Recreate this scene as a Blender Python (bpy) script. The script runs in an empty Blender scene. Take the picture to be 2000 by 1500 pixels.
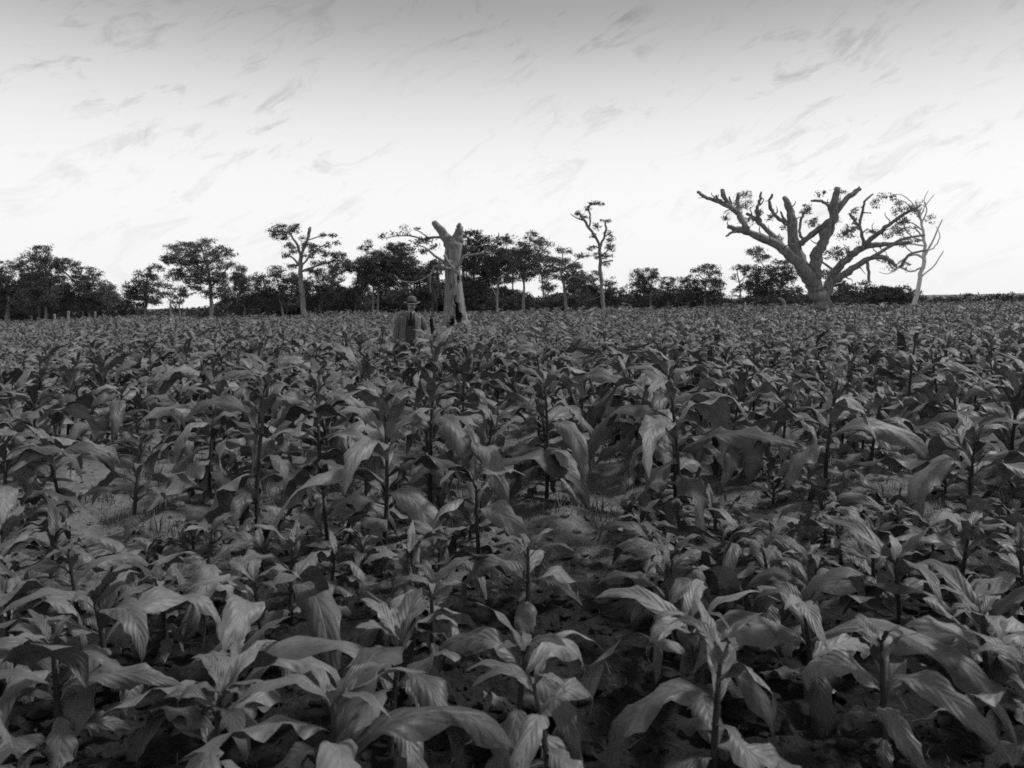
import bpy, bmesh, math, random
import numpy as np
from mathutils import Vector, Matrix, noise as mnoise

R = math.radians
SC = bpy.context.scene
COL = SC.collection
PI = math.pi
CAM_H = 1.65          # eye height of the photographer, metres
F = 1500.0            # focal length in pixels of the 2000 px wide photograph
HOR = 590.0           # row of the eye level in the photograph

# ------------------------------------------------------------------ camera
cam_data = bpy.data.cameras.new('camera')
cam_data.sensor_width = 36.0
cam_data.lens = 27.0
cam_data.shift_y = -(750.0 - HOR) / 2000.0
cam_data.clip_end = 6000.0
cam_data.dof.use_dof = True
cam_data.dof.focus_distance = 11.0
cam_data.dof.aperture_fstop = 4.0
cam = bpy.data.objects.new('camera', cam_data)
COL.objects.link(cam)
cam.location = (0, 0, CAM_H)
cam.rotation_euler = (R(90), 0, 0)
SC.camera = cam

# ------------------------------------------------------------------ sky and sun (bright thin overcast)
SUN_EL, SUN_AZ = R(52), R(78)      # azimuth clockwise from the viewing direction
world = bpy.data.worlds.new('World')
SC.world = world
world.use_nodes = True
wt = world.node_tree
wt.nodes.clear()
wn = wt.nodes.new
out = wn('ShaderNodeOutputWorld')
bg = wn('ShaderNodeBackground')
bg.inputs['Strength'].default_value = 0.115
sky = wn('ShaderNodeTexSky')
sky.sky_type = 'NISHITA'
sky.sun_disc = False
sky.sun_elevation = SUN_EL
sky.sun_rotation = SUN_AZ
sky.dust_density = 4.0
sky.air_density = 1.6
bw = wn('ShaderNodeRGBToBW')
geo = wn('ShaderNodeTexCoord')
sep = wn('ShaderNodeSeparateXYZ')
wt.links.new(geo.outputs['Generated'], sep.inputs[0])
# even veil of high cloud: bright towards the horizon, greyer overhead
ramp = wn('ShaderNodeValToRGB')
ramp.color_ramp.interpolation = 'B_SPLINE'
e = ramp.color_ramp.elements
e[0].position = 0.0; e[0].color = (1.0, 1.0, 1.0, 1)
e[1].position = 1.0; e[1].color = (0.40, 0.40, 0.40, 1)
for p, v in ((0.10, 1.0), (0.19, 0.97), (0.28, 0.66), (0.36, 0.30), (0.50, 0.30), (0.70, 0.36)):
    n_ = e.new(p); n_.color = (v, v, v, 1)
wt.links.new(sep.outputs['Z'], ramp.inputs[0])
mixv = wn('ShaderNodeMix'); mixv.data_type = 'FLOAT'
mixv.inputs[0].default_value = 0.85
scl = wn('ShaderNodeMath'); scl.operation = 'MULTIPLY'; scl.inputs[1].default_value = 9.2
wt.links.new(ramp.outputs[0], scl.inputs[0])
wt.links.new(sky.outputs[0], bw.inputs[0])
wt.links.new(bw.outputs[0], mixv.inputs[2])
wt.links.new(scl.outputs[0], mixv.inputs[3])
# wisps: thin torn streaks of cloud lying aslant
mp = wn('ShaderNodeMapping')
mp.vector_type = 'TEXTURE'
mp.inputs['Rotation'].default_value = (0, R(-30), 0)
mp.inputs['Scale'].default_value = (1 / 5.0, 1 / 4.0, 1 / 15.0)
wt.links.new(geo.outputs['Generated'], mp.inputs[0])
nz = wn('ShaderNodeTexNoise')
nz.inputs['Scale'].default_value = 2.5
nz.inputs['Detail'].default_value = 9.0
nz.inputs['Roughness'].default_value = 0.68
nz.inputs['Distortion'].default_value = 0.7
wt.links.new(mp.outputs[0], nz.inputs['Vector'])
wr = wn('ShaderNodeMapRange')
wr.inputs[1].default_value = 0.24; wr.inputs[2].default_value = 0.47
wr.inputs[3].default_value = 0.55; wr.inputs[4].default_value = 1.0
wt.links.new(nz.outputs[0], wr.inputs[0])
wz = wn('ShaderNodeMapRange')
wz.inputs[1].default_value = 0.05; wz.inputs[2].default_value = 0.30
wz.inputs[3].default_value = 0.25; wz.inputs[4].default_value = 1.0
wt.links.new(sep.outputs['Z'], wz.inputs[0])
wm = wn('ShaderNodeMix'); wm.data_type = 'FLOAT'; wm.inputs[2].default_value = 1.0
lf = wn('ShaderNodeTexNoise'); lf.inputs['Scale'].default_value = 3.2; lf.inputs['Detail'].default_value = 3.0
wt.links.new(geo.outputs['Generated'], lf.inputs['Vector'])
lfr = wn('ShaderNodeMapRange')
lfr.inputs[1].default_value = 0.36; lfr.inputs[2].default_value = 0.62; lfr.inputs[3].default_value = 0.25; lfr.inputs[4].default_value = 1.1
wt.links.new(lf.outputs[0], lfr.inputs[0])
wzl = wn('ShaderNodeMath'); wzl.operation = 'MULTIPLY'
wt.links.new(wz.outputs[0], wzl.inputs[0]); wt.links.new(lfr.outputs[0], wzl.inputs[1])
wt.links.new(wzl.outputs[0], wm.inputs[0]); wt.links.new(wr.outputs[0], wm.inputs[3])
mul = wn('ShaderNodeMath'); mul.operation = 'MULTIPLY'
wt.links.new(mixv.outputs[0], mul.inputs[0])
wt.links.new(wm.outputs[0], mul.inputs[1])
wt.links.new(mul.outputs[0], bg.inputs['Color'])
wt.links.new(bg.outputs[0], out.inputs[0])

sun_data = bpy.data.lights.new('sun', 'SUN')
sun_data.energy = 2.8
sun_data.angle = R(9)
sun_data.color = (1, 1, 1)
sun = bpy.data.objects.new('sun', sun_data)
COL.objects.link(sun)
sdir = Vector((math.sin(SUN_AZ) * math.cos(SUN_EL), math.cos(SUN_AZ) * math.cos(SUN_EL), math.sin(SUN_EL)))
sun.rotation_euler = sdir.to_track_quat('Z', 'Y').to_euler()

SC.view_settings.view_transform = 'Standard'
SC.view_settings.look = 'None'
SC.view_settings.gamma = 1
SC.view_settings.exposure = 0.0
SC.view_settings.use_curve_mapping = False
SC.cycles.use_denoising = False
SC.cycles.filter_width = 1.7
SC.cycles.max_bounces = 6
SC.cycles.transparent_max_bounces = 4

# ------------------------------------------------------------------ helpers
def P(px, py, Y):
    """world point seen at photograph pixel (px, py) at distance Y"""
    return Vector(((px - 1000) / F * Y, Y, CAM_H + (HOR - py) / F * Y))

TILT = 0.018
def tilt(x, y):
    return TILT * x

def hash2(ix, iy, s):
    n = np.sin(ix * 127.1 + iy * 311.7 + s * 74.7) * 43758.5453
    return n - np.floor(n)

def vnoise(x, y, s=0):
    ix, iy = np.floor(x), np.floor(y)
    fx, fy = x - ix, y - iy
    fx = fx * fx * (3 - 2 * fx); fy = fy * fy * (3 - 2 * fy)
    a = hash2(ix, iy, s); b = hash2(ix + 1, iy, s)
    c = hash2(ix, iy + 1, s); d = hash2(ix + 1, iy + 1, s)
    return (a + (b - a) * fx) * (1 - fy) + (c + (d - c) * fx) * fy - 0.5

def mesh_from(name, verts, faces, mats, smooth=True, uv=None, mat_idx=None):
    me = bpy.data.meshes.new(name)
    if isinstance(verts, np.ndarray):
        verts = np.ascontiguousarray(verts, dtype=np.float32)
        faces = np.ascontiguousarray(faces, dtype=np.int32)
        nf, k = faces.shape
        me.vertices.add(len(verts)); me.loops.add(nf * k); me.polygons.add(nf)
        me.vertices.foreach_set('co', verts.ravel())
        me.loops.foreach_set('vertex_index', faces.ravel())
        me.polygons.foreach_set('loop_start', np.arange(0, nf * k, k, dtype=np.int32))
        me.polygons.foreach_set('loop_total', np.full(nf, k, dtype=np.int32))
        me.update(calc_edges=True)
        if uv is not None:
            ul = me.uv_layers.new(name='UVMap')
            ul.data.foreach_set('uv', np.ascontiguousarray(uv[faces.ravel()], dtype=np.float32).ravel())
    else:
        me.from_pydata([tuple(v) for v in verts], [], [tuple(f) for f in faces])
        if uv is not None:
            ul = me.uv_layers.new(name='UVMap')
            for lp in me.loops:
                ul.data[lp.index].uv = uv[lp.vertex_index]
    for m in (mats if isinstance(mats, (list, tuple)) else [mats]):
        me.materials.append(m)
    if mat_idx is not None:
        me.polygons.foreach_set('material_index', np.asarray(mat_idx, dtype=np.int32))
    me.polygons.foreach_set('use_smooth', np.full(len(me.polygons), smooth, dtype=bool))
    me.update()
    return me

def link(name, me, parent=None):
    o = bpy.data.objects.new(name, me)
    COL.objects.link(o)
    if parent is not None:
        o.parent = parent
    return o

def tag(o, label=None, cat=None, group=None, kind=None):
    if label: o['label'] = label
    if cat: o['category'] = cat
    if group: o['group'] = group
    if kind: o['kind'] = kind
    return o

def thing(name, label, cat, loc, group=None):
    o = bpy.data.objects.new(name, None)
    o.empty_display_size = 0.2
    COL.objects.link(o)
    o.location = loc
    return tag(o, label, cat, group)

def tube(V, Fc, pts, rad, sides=10, rough=0.0, seed=0, cap=True):
    """sweep a ring along pts; appends to V, Fc"""
    base0 = len(V)
    n = len(pts)
    prev = None
    for i in range(n):
        d = (pts[min(i + 1, n - 1)] - pts[max(i - 1, 0)])
        if d.length < 1e-9: d = Vector((0, 0, 1))
        d.normalize()
        if prev is None:
            a = Vector((1, 0, 0)) if abs(d.x) < 0.9 else Vector((0, 1, 0))
            u = a - d * a.dot(d)
        else:
            u = prev - d * prev.dot(d)
        u.normalize(); prev = u
        w = d.cross(u)
        for k in range(sides):
            a = 2 * PI * k / sides
            r = rad[i]
            if rough:
                q = pts[i] * (0.9 / max(rad[i], 0.05)) * 0.5
                r *= 1 + rough * mnoise.noise(Vector((math.cos(a) * 1.3 + seed, math.sin(a) * 1.3, q.z + q.x)))
            V.append(pts[i] + u * (math.cos(a) * r) + w * (math.sin(a) * r))
    for i in range(n - 1):
        for k in range(sides):
            k2 = (k + 1) % sides
            Fc.append((base0 + i * sides + k, base0 + i * sides + k2, base0 + (i + 1) * sides + k2, base0 + (i + 1) * sides + k))
    if cap:
        for i, rev in ((0, True), (n - 1, False)):
            d = (pts[0] - pts[1]) if rev else (pts[-1] - pts[-2])
            d.normalize()
            c = len(V); V.append(pts[i] + d * rad[i] * 0.5)
            for k in range(sides):
                k2 = (k + 1) % sides
                a, b = base0 + i * sides + k, base0 + i * sides + k2
                Fc.append((b, a, c) if rev else (a, b, c))

def smooth_path(pts, rad, sub=4):
    """Catmull-Rom through pts"""
    if len(pts) < 3:
        o, r = [], []
        for j in range(sub + 1):
            t = j / sub
            o.append(pts[0].lerp(pts[1], t)); r.append(rad[0] + (rad[1] - rad[0]) * t)
        return o, r
    op, orr = [], []
    n = len(pts)
    for i in range(n - 1):
        p0 = pts[max(i - 1, 0)]; p1 = pts[i]; p2 = pts[i + 1]; p3 = pts[min(i + 2, n - 1)]
        for j in range(sub):
            t = j / sub
            t2, t3 = t * t, t * t * t
            op.append(0.5 * ((2 * p1) + (p2 - p0) * t + (2 * p0 - 5 * p1 + 4 * p2 - p3) * t2 + (3 * p1 - p0 - 3 * p2 + p3) * t3))
            orr.append(rad[i] + (rad[i + 1] - rad[i]) * t)
    op.append(pts[-1].copy()); orr.append(rad[-1])
    return op, orr

# ------------------------------------------------------------------ materials (the photograph is black and white: all greys)
class NT:
    def __init__(self, name):
        self.m = bpy.data.materials.new(name)
        self.m.use_nodes = True
        self.t = self.m.node_tree
        self.b = self.t.nodes['Principled BSDF']
        self.o = self.t.nodes['Material Output']
    def n(self, kind, **kw):
        nd = self.t.nodes.new(kind)
        for k, v in kw.items():
            setattr(nd, k, v)
        return nd
    def l(self, a, b):
        self.t.links.new(a, b)
    def math(self, op, a, b=None, c=None):
        nd = self.n('ShaderNodeMath', operation=op)
        for i, v in enumerate((a, b, c)):
            if v is None: continue
            if isinstance(v, (int, float)): nd.inputs[i].default_value = v
            else: self.l(v, nd.inputs[i])
        return nd.outputs[0]
    def rng(self, v, a, b, c, d, smooth=False):
        nd = self.n('ShaderNodeMapRange')
        if smooth: nd.interpolation_type = 'SMOOTHSTEP'
        self.l(v, nd.inputs[0])
        for i, q in enumerate((a, b, c, d)): nd.inputs[i + 1].default_value = q
        return nd.outputs[0]
    def noise(self, scale, detail=5, rough=0.6, vec=None, dist=0.0):
        nd = self.n('ShaderNodeTexNoise')
        nd.inputs['Scale'].default_value = scale
        nd.inputs['Detail'].default_value = detail
        nd.inputs['Roughness'].default_value = rough
        nd.inputs['Distortion'].default_value = dist
        if vec is not None: self.l(vec, nd.inputs['Vector'])
        return nd.outputs[0]
    def coord(self, which='Object', scale=(1, 1, 1)):
        c = self.n('ShaderNodeTexCoord').outputs[which]
        if scale == (1, 1, 1): return c
        m = self.n('ShaderNodeMapping')
        m.inputs['Scale'].default_value = scale
        self.l(c, m.inputs[0])
        return m.outputs[0]
    def bump(self, h, strength=0.5, dist=0.02):
        nd = self.n('ShaderNodeBump')
        nd.inputs['Strength'].default_value = strength
        nd.inputs['Distance'].default_value = dist
        self.l(h, nd.inputs['Height'])
        self.l(nd.outputs[0], self.b.inputs['Normal'])
        return nd.outputs[0]
    def grey(self, v):
        nd = self.n('ShaderNodeCombineColor')
        for i in range(3): self.l(v, nd.inputs[i])
        self.l(nd.outputs[0], self.b.inputs['Base Color'])
        return nd.outputs[0]
    def rough(self, r, spec=0.3):
        self.b.inputs['Roughness'].default_value = r
        self.b.inputs['Specular IOR Level'].default_value = spec

def mat_noise(name, lo, hi, scale, rough=0.8, spec=0.25, bump=0.4, bdist=0.02, coord='Object', stretch=(1, 1, 1), detail=6):
    t = NT(name)
    c = t.coord(coord, stretch)
    n1 = t.noise(scale, detail, 0.65, c)
    v = t.rng(n1, 0.28, 0.72, lo, hi)
    t.grey(v)
    t.rough(rough, spec)
    if bump: t.bump(n1, bump, bdist)
    return t.m

def mat_leaf(name, base, vein, hires=True):
    t = NT(name)
    uv = t.n('ShaderNodeUVMap').outputs[0]
    s = t.n('ShaderNodeSeparateXYZ'); t.l(uv, s.inputs[0])
    u, v = s.outputs[0], s.outputs[1]
    a = t.math('ABSOLUTE', t.math('MULTIPLY_ADD', v, 2.0, -1.0))
    obr = t.n('ShaderNodeObjectInfo').outputs['Random']
    pos = t.n('ShaderNodeNewGeometry').outputs['Position']
    blot = t.noise(9.0, 4, 0.6, pos)
    fine = t.noise(60.0, 3, 0.6, pos)
    ph = t.math('SUBTRACT', t.math('MULTIPLY', u, 10.0), t.math('MULTIPLY', a, 2.4))
    ph = t.math('ADD', ph, t.math('MULTIPLY', t.math('ADD', obr, blot), 1.1))
    sn = t.math('SINE', t.math('MULTIPLY', ph, 2 * PI))
    lat = t.rng(sn, 0.80, 1.0, 0.0, 1.0, True)
    mid = t.rng(a, 0.035, 0.075, 1.0, 0.0, True)
    vn = t.math('MAXIMUM', t.math('MULTIPLY', lat, 0.45), mid)
    tone = t.math('MULTIPLY', t.rng(blot, 0.25, 0.75, 0.6, 1.4), t.rng(fine, 0.25, 0.75, 0.9, 1.1))
    spots = t.noise(34.0, 2, 0.5, pos)
    tone = t.math('MULTIPLY', tone, t.rng(spots, 0.66, 0.74, 1.0, 0.45))
    tone = t.math('MULTIPLY', tone, t.rng(obr, 0, 1, 0.42, 1.6))
    col = t.math('MULTIPLY', tone, base)
    col = t.math('ADD', col, t.math('MULTIPLY', vn, vein))
    c = t.grey(col)
    t.rough(0.50, 0.36)
    h = t.math('ADD', t.math('MULTIPLY', sn, -0.5), t.math('MULTIPLY', fine, 0.9))
    h = t.math('ADD', h, t.math('MULTIPLY', mid, -1.2))
    nrm = t.bump(h, 0.5, 0.0032)
    tr = t.n('ShaderNodeBsdfTranslucent')
    t.l(c, tr.inputs['Color']); t.l(nrm, tr.inputs['Normal'])
    mx = t.n('ShaderNodeMixShader'); mx.inputs[0].default_value = 0.07
    t.l(t.b.outputs[0], mx.inputs[1]); t.l(tr.outputs[0], mx.inputs[2])
    t.l(mx.outputs[0], t.o.inputs[0])
    return t.m

M = {}
M['leaf'] = mat_leaf('tobacco_leaf', 0.108, 0.028)
M['stalk'] = mat_noise('tobacco_stalk', 0.022, 0.05, 30, 0.7, 0.25, 0.3, 0.003)
M['fallen'] = mat_noise('dry_leaf', 0.10, 0.2, 14, 0.8, 0.2, 0.5, 0.01)

# soil: pale dusty earth of the field, dark tone put into the ground in front to keep the foreground dark
def mat_soil():
    t = NT('soil')
    pos = t.n('ShaderNodeNewGeometry').outputs['Position']
    s = t.n('ShaderNodeSeparateXYZ'); t.l(pos, s.inputs[0])
    big = t.noise(0.9, 5, 0.6, pos)
    midn = t.noise(7.0, 7, 0.72, pos)
    fin = t.noise(55.0, 5, 0.7, pos)
    vo = t.n('ShaderNodeTexVoronoi'); vo.inputs['Scale'].default_value = 17.0
    t.l(pos, vo.inputs['Vector'])
    pale = t.math('MULTIPLY', t.rng(midn, 0.3, 0.7, 0.105, 0.25), t.rng(fin, 0.3, 0.7, 0.62, 1.3))
    pale = t.math('MULTIPLY', pale, t.rng(big, 0.3, 0.7, 0.85, 1.12))
    dark = t.math('MULTIPLY', t.rng(midn, 0.3, 0.7, 0.016, 0.036), t.rng(fin, 0.3, 0.7, 0.6, 1.4))
    # edge of the darkened ground: a little further off on the right hand
    edge = t.math('ADD', s.outputs[1], t.math('MULTIPLY', s.outputs[0], -0.10))
    edge = t.math('ADD', edge, t.rng(big, 0.2, 0.8, -0.35, 0.35))
    edge = t.math('ADD', edge, t.rng(midn, 0.3, 0.7, -0.26, 0.26))
    edge = t.math('ADD', edge, t.rng(fin, 0.3, 0.7, -0.16, 0.16))
    k = t.rng(edge, 4.35, 5.45, 0.0, 1.0, True)
    mx = t.n('ShaderNodeMix'); mx.data_type = 'FLOAT'
    t.l(k, mx.inputs[0]); t.l(dark, mx.inputs[2]); t.l(pale, mx.inputs[3])
    t.grey(mx.outputs[0])
    t.rough(0.95, 0.12)
    h = t.math('ADD', t.math('MULTIPLY', midn, 1.0), t.math('MULTIPLY', fin, 0.35))
    h = t.math('SUBTRACT', h, t.math('MULTIPLY', vo.outputs['Distance'], 0.5))
    t.bump(h, 0.9, 0.05)
    return t.m
M['soil'] = mat_soil()
M['bark_pale'] = mat_noise('bark_pale', 0.055, 0.42, 2.6, 0.9, 0.15, 1.0, 0.10, stretch=(4.0, 4.0, 0.40), detail=8)
M['bark_grey'] = mat_noise('bark_grey', 0.09, 0.31, 2.6, 0.9, 0.2, 0.9, 0.06, stretch=(3.0, 3.0, 0.5), detail=8)
M['bark_mid'] = mat_noise('bark_mid', 0.13, 0.30, 3.0, 0.9, 0.2, 0.5, 0.03, stretch=(3.0, 3.0, 0.5))
M['bark_white'] = mat_noise('bark_white', 0.45, 0.75, 3.0, 0.8, 0.2, 0.3, 0.02, stretch=(3.0, 3.0, 0.5))
M['char_shade'] = mat_noise('char_and_hollow_shade', 0.006, 0.018, 6, 0.95, 0.1, 0.8, 0.04)  # burnt wood of the stump, also the painted dark of the trunk hollows

def mat_foliage(name, lo, hi):
    t = NT(name)
    pos = t.n('ShaderNodeNewGeometry').outputs['Position']
    n1 = t.noise(0.9, 3, 0.5, pos)
    n2 = t.noise(11.0, 2, 0.5, pos)
    v = t.math('MULTIPLY', t.rng(n1, 0.3, 0.7, lo, hi), t.rng(n2, 0.25, 0.75, 0.6, 1.45))
    t.grey(v)
    t.rough(0.6, 0.3)
    return t.m
M['fol_dark'] = mat_foliage('foliage_dark', 0.055, 0.105)
M['fol_mid'] = mat_foliage('foliage_mid', 0.075, 0.16)
M['fol_pale'] = mat_foliage('foliage_pale', 0.14, 0.26)
M['scrub'] = mat_foliage('scrub_leaves', 0.045, 0.085)
M['grass'] = mat_foliage('dry_grass', 0.09, 0.16)

# ------------------------------------------------------------------ ground: one sheet to the horizon, ridged along the crop rows
ROW_X0, ROW_DX, ROW_K = 1.28, 1.0, 0.06     # rows lie at x = 1.28 + n at Y = 6 and run off a little to the right
def ridge(x, y):
    xr = x - ROW_K * (y - 6.0) - ROW_X0
    return 0.045 * np.cos(2 * PI * xr / ROW_DX)
def head(x, y):
    """0 in the ploughed headland, 1 in the field"""
    return np.clip((y - 0.10 * x - 4.9) / 0.7, 0, 1)
def gz(x, y):
    x = np.asarray(x, float); y = np.asarray(y, float)
    hd = head(x, y)
    z = TILT * x + ridge(x, y) * hd * np.clip((60 - y) / 30, 0, 1)
    return z
def gz_full(x, y):
    hd = head(x, y)
    near = np.clip((45 - y) / 30, 0, 1)
    z = gz(x, y)
    z = z + near * (0.05 * vnoise(x * 2.3, y * 2.3, 1) + 0.045 * vnoise(x * 6, y * 6, 2) + 0.024 * vnoise(x * 15, y * 15, 3))
    # plough slices turned over in the headland, running across the view
    s = (y + 0.06 * np.sin(x * 1.1) + 0.16 * vnoise(x * 1.1, y * 1.1, 8)) / 0.36
    saw = s - np.floor(s)
    z = z + (1 - hd) * (0.03 * np.minimum(saw / 0.65, (1 - saw) / 0.35) - 0.015
                        + 0.05 * vnoise(x * 2.2, y * 3.5, 5) - 0.03 * np.abs(vnoise(x * 5, y * 8, 6)) - 0.04 * np.abs(vnoise(x * 11, y * 13, 9)) + 0.03 * vnoise(x * 25, y * 25, 7))
    return z

ys = list(1.3 * 1.0095 ** np.arange(0, 335))
while ys[-1] < 3500: ys.append(ys[-1] * 1.07)
ys = np.array(ys)
us = np.linspace(-1.25, 1.25, 291)
gx = np.outer(ys, us) + np.where(np.abs(us) > 1.2, np.sign(us) * 1.5, 0)[None, :]
gy = np.repeat(ys[:, None], len(us), axis=1)
gv = np.stack([gx, gy, gz_full(gx, gy)], -1).reshape(-1, 3)
ni, nj = gx.shape
idx = np.arange(ni * nj).reshape(ni, nj)
gf = np.stack([idx[:-1, :-1], idx[:-1, 1:], idx[1:, 1:], idx[1:, :-1]], -1).reshape(-1, 4)
base = len(gv)
ex = 3500.0
under = np.array([[-ex, -ex, -ex * TILT - 0.25], [ex, -ex, ex * TILT - 0.25], [ex, ex, ex * TILT - 0.25], [-ex, ex, -ex * TILT - 0.25]])
gv = np.vstack([gv, under])
gf = np.vstack([gf, [[base, base + 1, base + 2, base + 3]]])
ground = link('ground', mesh_from('ground', gv, gf, M['soil']))
tag(ground, kind='structure')

# ------------------------------------------------------------------ trees
rng = np.random.default_rng(7)

def foliage(blobs, Y, leaf=0.27, layers=4.0, clump=0.42, seed=0, origin=Vector((0, 0, 0)), flat=0.75):
    """leaf faces gathered in clumps that fill ellipsoids given in photograph pixels at distance Y"""
    r = np.random.default_rng(seed)
    s = Y / F
    cs = []
    for (px, py, rx, ry) in blobs:
        c = P(px, py, Y)
        ax, az = rx * s, ry * s
        ay = 0.8 * (ax + az) / 2 + 0.2
        area = PI * ax * az
        ncl = max(2, int(area / (clump * clump * 0.42)))
        d = r.normal(size=(ncl, 3)); d /= np.linalg.norm(d, axis=1)[:, None]
        rad = r.uniform(0.35, 1.0, size=ncl) ** 0.6
        cc = np.array(c)[None, :] + d * rad[:, None] * np.array([ax, ay, az])[None, :]
        cc[:, 1] += r.uniform(-0.6, 0.6) * ay
        npl = max(8, int(1.25 * layers * area / ncl / (leaf * leaf * 0.20)))
        for q in cc:
            k = clump * r.uniform(0.55, 1.15)
            o = r.normal(size=(npl, 3)) * np.array([k * 0.55, k * 0.55, k * 0.40 * flat])[None, :]
            cs.append(q[None, :] + o)
    pts = np.vstack(cs)
    n = len(pts)
    # each leaf: a narrow bent blade hanging at a random slant
    d = r.normal(size=(n, 3)); d[:, 2] -= 0.35
    d /= np.linalg.norm(d, axis=1)[:, None]
    w = r.normal(size=(n, 3)); w -= d * (w * d).sum(1)[:, None]; w /= np.linalg.norm(w, axis=1)[:, None]
    L = (leaf * r.uniform(0.6, 1.3, n))[:, None]
    W = L * 0.36
    nrm = np.cross(d, w)
    v = np.stack([pts - d * L * 0.5, pts + w * W * 0.5 + nrm * L * .08, pts + d * L * 0.5, pts - w * W * 0.5 + nrm * L * .08], 1).reshape(-1, 3)
    v -= np.array(origin)[None, :]
    f = np.arange(n * 4).reshape(n, 4)
    return v, f

def limb_obj(name, parent, org, pts_px, Y, mat, sides=8, rough=0.25, seed=0, dy=0.0):
    """pts_px: (px, py, radius px[, depth offset m])"""
    r = random.Random(seed * 31 + len(pts_px))
    pts, rad = [], []
    n = len(pts_px)
    for i, p in enumerate(pts_px):
        off = p[3] if len(p) > 3 else dy * i / max(n - 1, 1)
        pts.append(P(p[0], p[1], Y) + Vector((0, off, 0)) - org)
        rad.append(max(p[2] * Y / F, 0.015))
    pts, rad = smooth_path(pts, rad, 4)
    for i in range(1, len(pts) - 1):
        k = rad[i] * 0.5 if rad[i] < 0.16 else rad[i] * 0.2 + .02
        pts[i] += Vector((r.uniform(-k, k), r.uniform(-k, k), r.uniform(-k, k) * 0.5))
    V, Fc = [], []
    tube(V, Fc, pts, rad, sides, rough, seed)
    return link(name, mesh_from(name, V, Fc, mat), parent)

tree_no = [0]
def tree(name, label, cat, Y, trunks, limbs, blobs, bark='bark_mid', fol='fol_dark', group='trees along the far edge of the field',
         leaf=0.205, layers=2.8, clump=0.40, flat=0.75, grow=1.2):
    tree_no[0] += 1
    sd = tree_no[0]
    bx = (trunks[0][0][0] - 1000) / F * Y if trunks else (blobs[0][0] - 1000) / F * Y
    org = Vector((bx, Y, tilt(bx, Y)))
    root = thing(name, label, cat, org, group)
    rr = random.Random(sd)
    for i, tk in enumerate(trunks):
        tk = list(tk)
        x0 = tk[0][0]
        gy_px = HOR + (CAM_H - tilt((x0 - 1000) / F * Y, Y) + 0.1) / Y * F
        if gy_px > tk[0][1]:
            tk.insert(0, (x0, gy_px, tk[0][2] * 1.25))
        limb_obj('trunk', root, org, tk, Y, M[bark], 10, 0.25, sd + i * 7, dy=0.3 * i)
    for i, lb in enumerate(limbs):
        limb_obj('limb', root, org, lb, Y, M[bark], 7, 0.2, sd * 3 + i, dy=rr.uniform(-0.9, 0.9))
    if blobs:
        if grow != 1.0:
            blobs = [(a, b, c * grow, d * (0.5 + grow / 2)) for a, b, c, d in blobs]
            xs = [b[0] for b in blobs]; lo = max(b[1] for b in blobs)
            for q in range(int((max(xs) - min(xs)) / 11)):
                blobs.append((rr.uniform(min(xs), max(xs)), rr.uniform(lo - 25, lo + 6), rr.uniform(6, 13), rr.uniform(5, 9)))
        v, f = foliage(blobs, Y, leaf, layers, clump, sd, org, flat)
        link('crown', mesh_from('crown', v, f, M[fol], smooth=False), root)
    return root

def auto_limbs(trunk_top, blobs, every=2, r0=2.0):
    out_ = []
    for i, b in enumerate(blobs):
        if i % every: continue
        mx, my = (trunk_top[0] + b[0]) / 2, (trunk_top[1] + b[1]) / 2 + 6
        out_.append([(trunk_top[0], trunk_top[1], r0), (mx, my, r0 * 0.75), (b[0], b[1], r0 * 0.4)])
    return out_

def T(name, label, cat, Y, trunks, blobs, limbs=None, every=2, **kw):
    if limbs is None and trunks:
        top = trunks[0][-1]
        limbs = auto_limbs(top, blobs, every, max(1.4, top[2] * 0.8))
    return tree(name, label, cat, Y, trunks, limbs or [], blobs, **kw)

T('gum_tree', 'leafy gum outside the left end of the tree line', 'tree', 84, [[(15, 620, 4), (20, 560, 3)]],
  [(15, 545, 40, 35), (50, 520, 26, 28), (-20, 560, 40, 35), (40, 585, 34, 24), (0, 590, 40, 20)])
T('gum_tree', 'tall dark gum at the left edge above a bare arching limb', 'tree', 80, [[(90, 628, 3.2), (92, 560, 2.5), (88, 500, 1.8)], [(74, 628, 2.2), (75, 570, 1.6)]],
  [(84, 497, 18, 20), (94, 530, 24, 26), (74, 555, 22, 24), (108, 515, 12, 12), (92, 575, 28, 22), (70, 600, 26, 16), (110, 600, 20, 16)],
  limbs=[[(62, 562, 1.6), (78, 548, 1.8), (98, 544, 1.8), (114, 547, 1.6), (115, 568, 1.2)], [(92, 545, 2), (98, 520, 1.6), (108, 512, 1)]])
T('gum_tree', 'broad low gum with a leafy arm reaching left over a bright gap', 'tree', 82, [[(163, 626, 2.4), (162, 590, 2), (168, 548, 1.6)], [(173, 625, 2), (172, 590, 1.6)]],
  [(172, 536, 24, 14), (152, 562, 26, 22), (188, 562, 30, 22), (206, 582, 20, 18), (132, 513, 15, 8), (145, 518, 6, 13), (165, 592, 36, 16), (120, 522, 8, 6)],
  limbs=[[(152, 560, 2), (138, 540, 1.6), (122, 525, 1.2)], [(168, 550, 2), (155, 530, 1.4), (143, 516, 1)], [(168, 550, 2), (195, 560, 1.2)]])
T('gum_tree', 'dark gum with a hooked topmost bough left of the tall spreading gum', 'tree', 85, [[(284, 622, 2.6), (286, 560, 2), (290, 535, 1.4)]],
  [(286, 555, 22, 20), (270, 565, 20, 20), (300, 575, 15, 16), (301, 521, 8, 5), (292, 531, 8, 9), (273, 535, 8, 7), (250, 580, 13, 12), (312, 526, 4, 8), (270, 588, 22, 12)],
  limbs=[[(290, 540, 1.5), (298, 523, 1.1), (308, 521, 1), (313, 531, .8)], [(286, 570, 2), (256, 580, 1.2)], [(287, 560, 2), (300, 574, 1.1)]])
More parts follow.
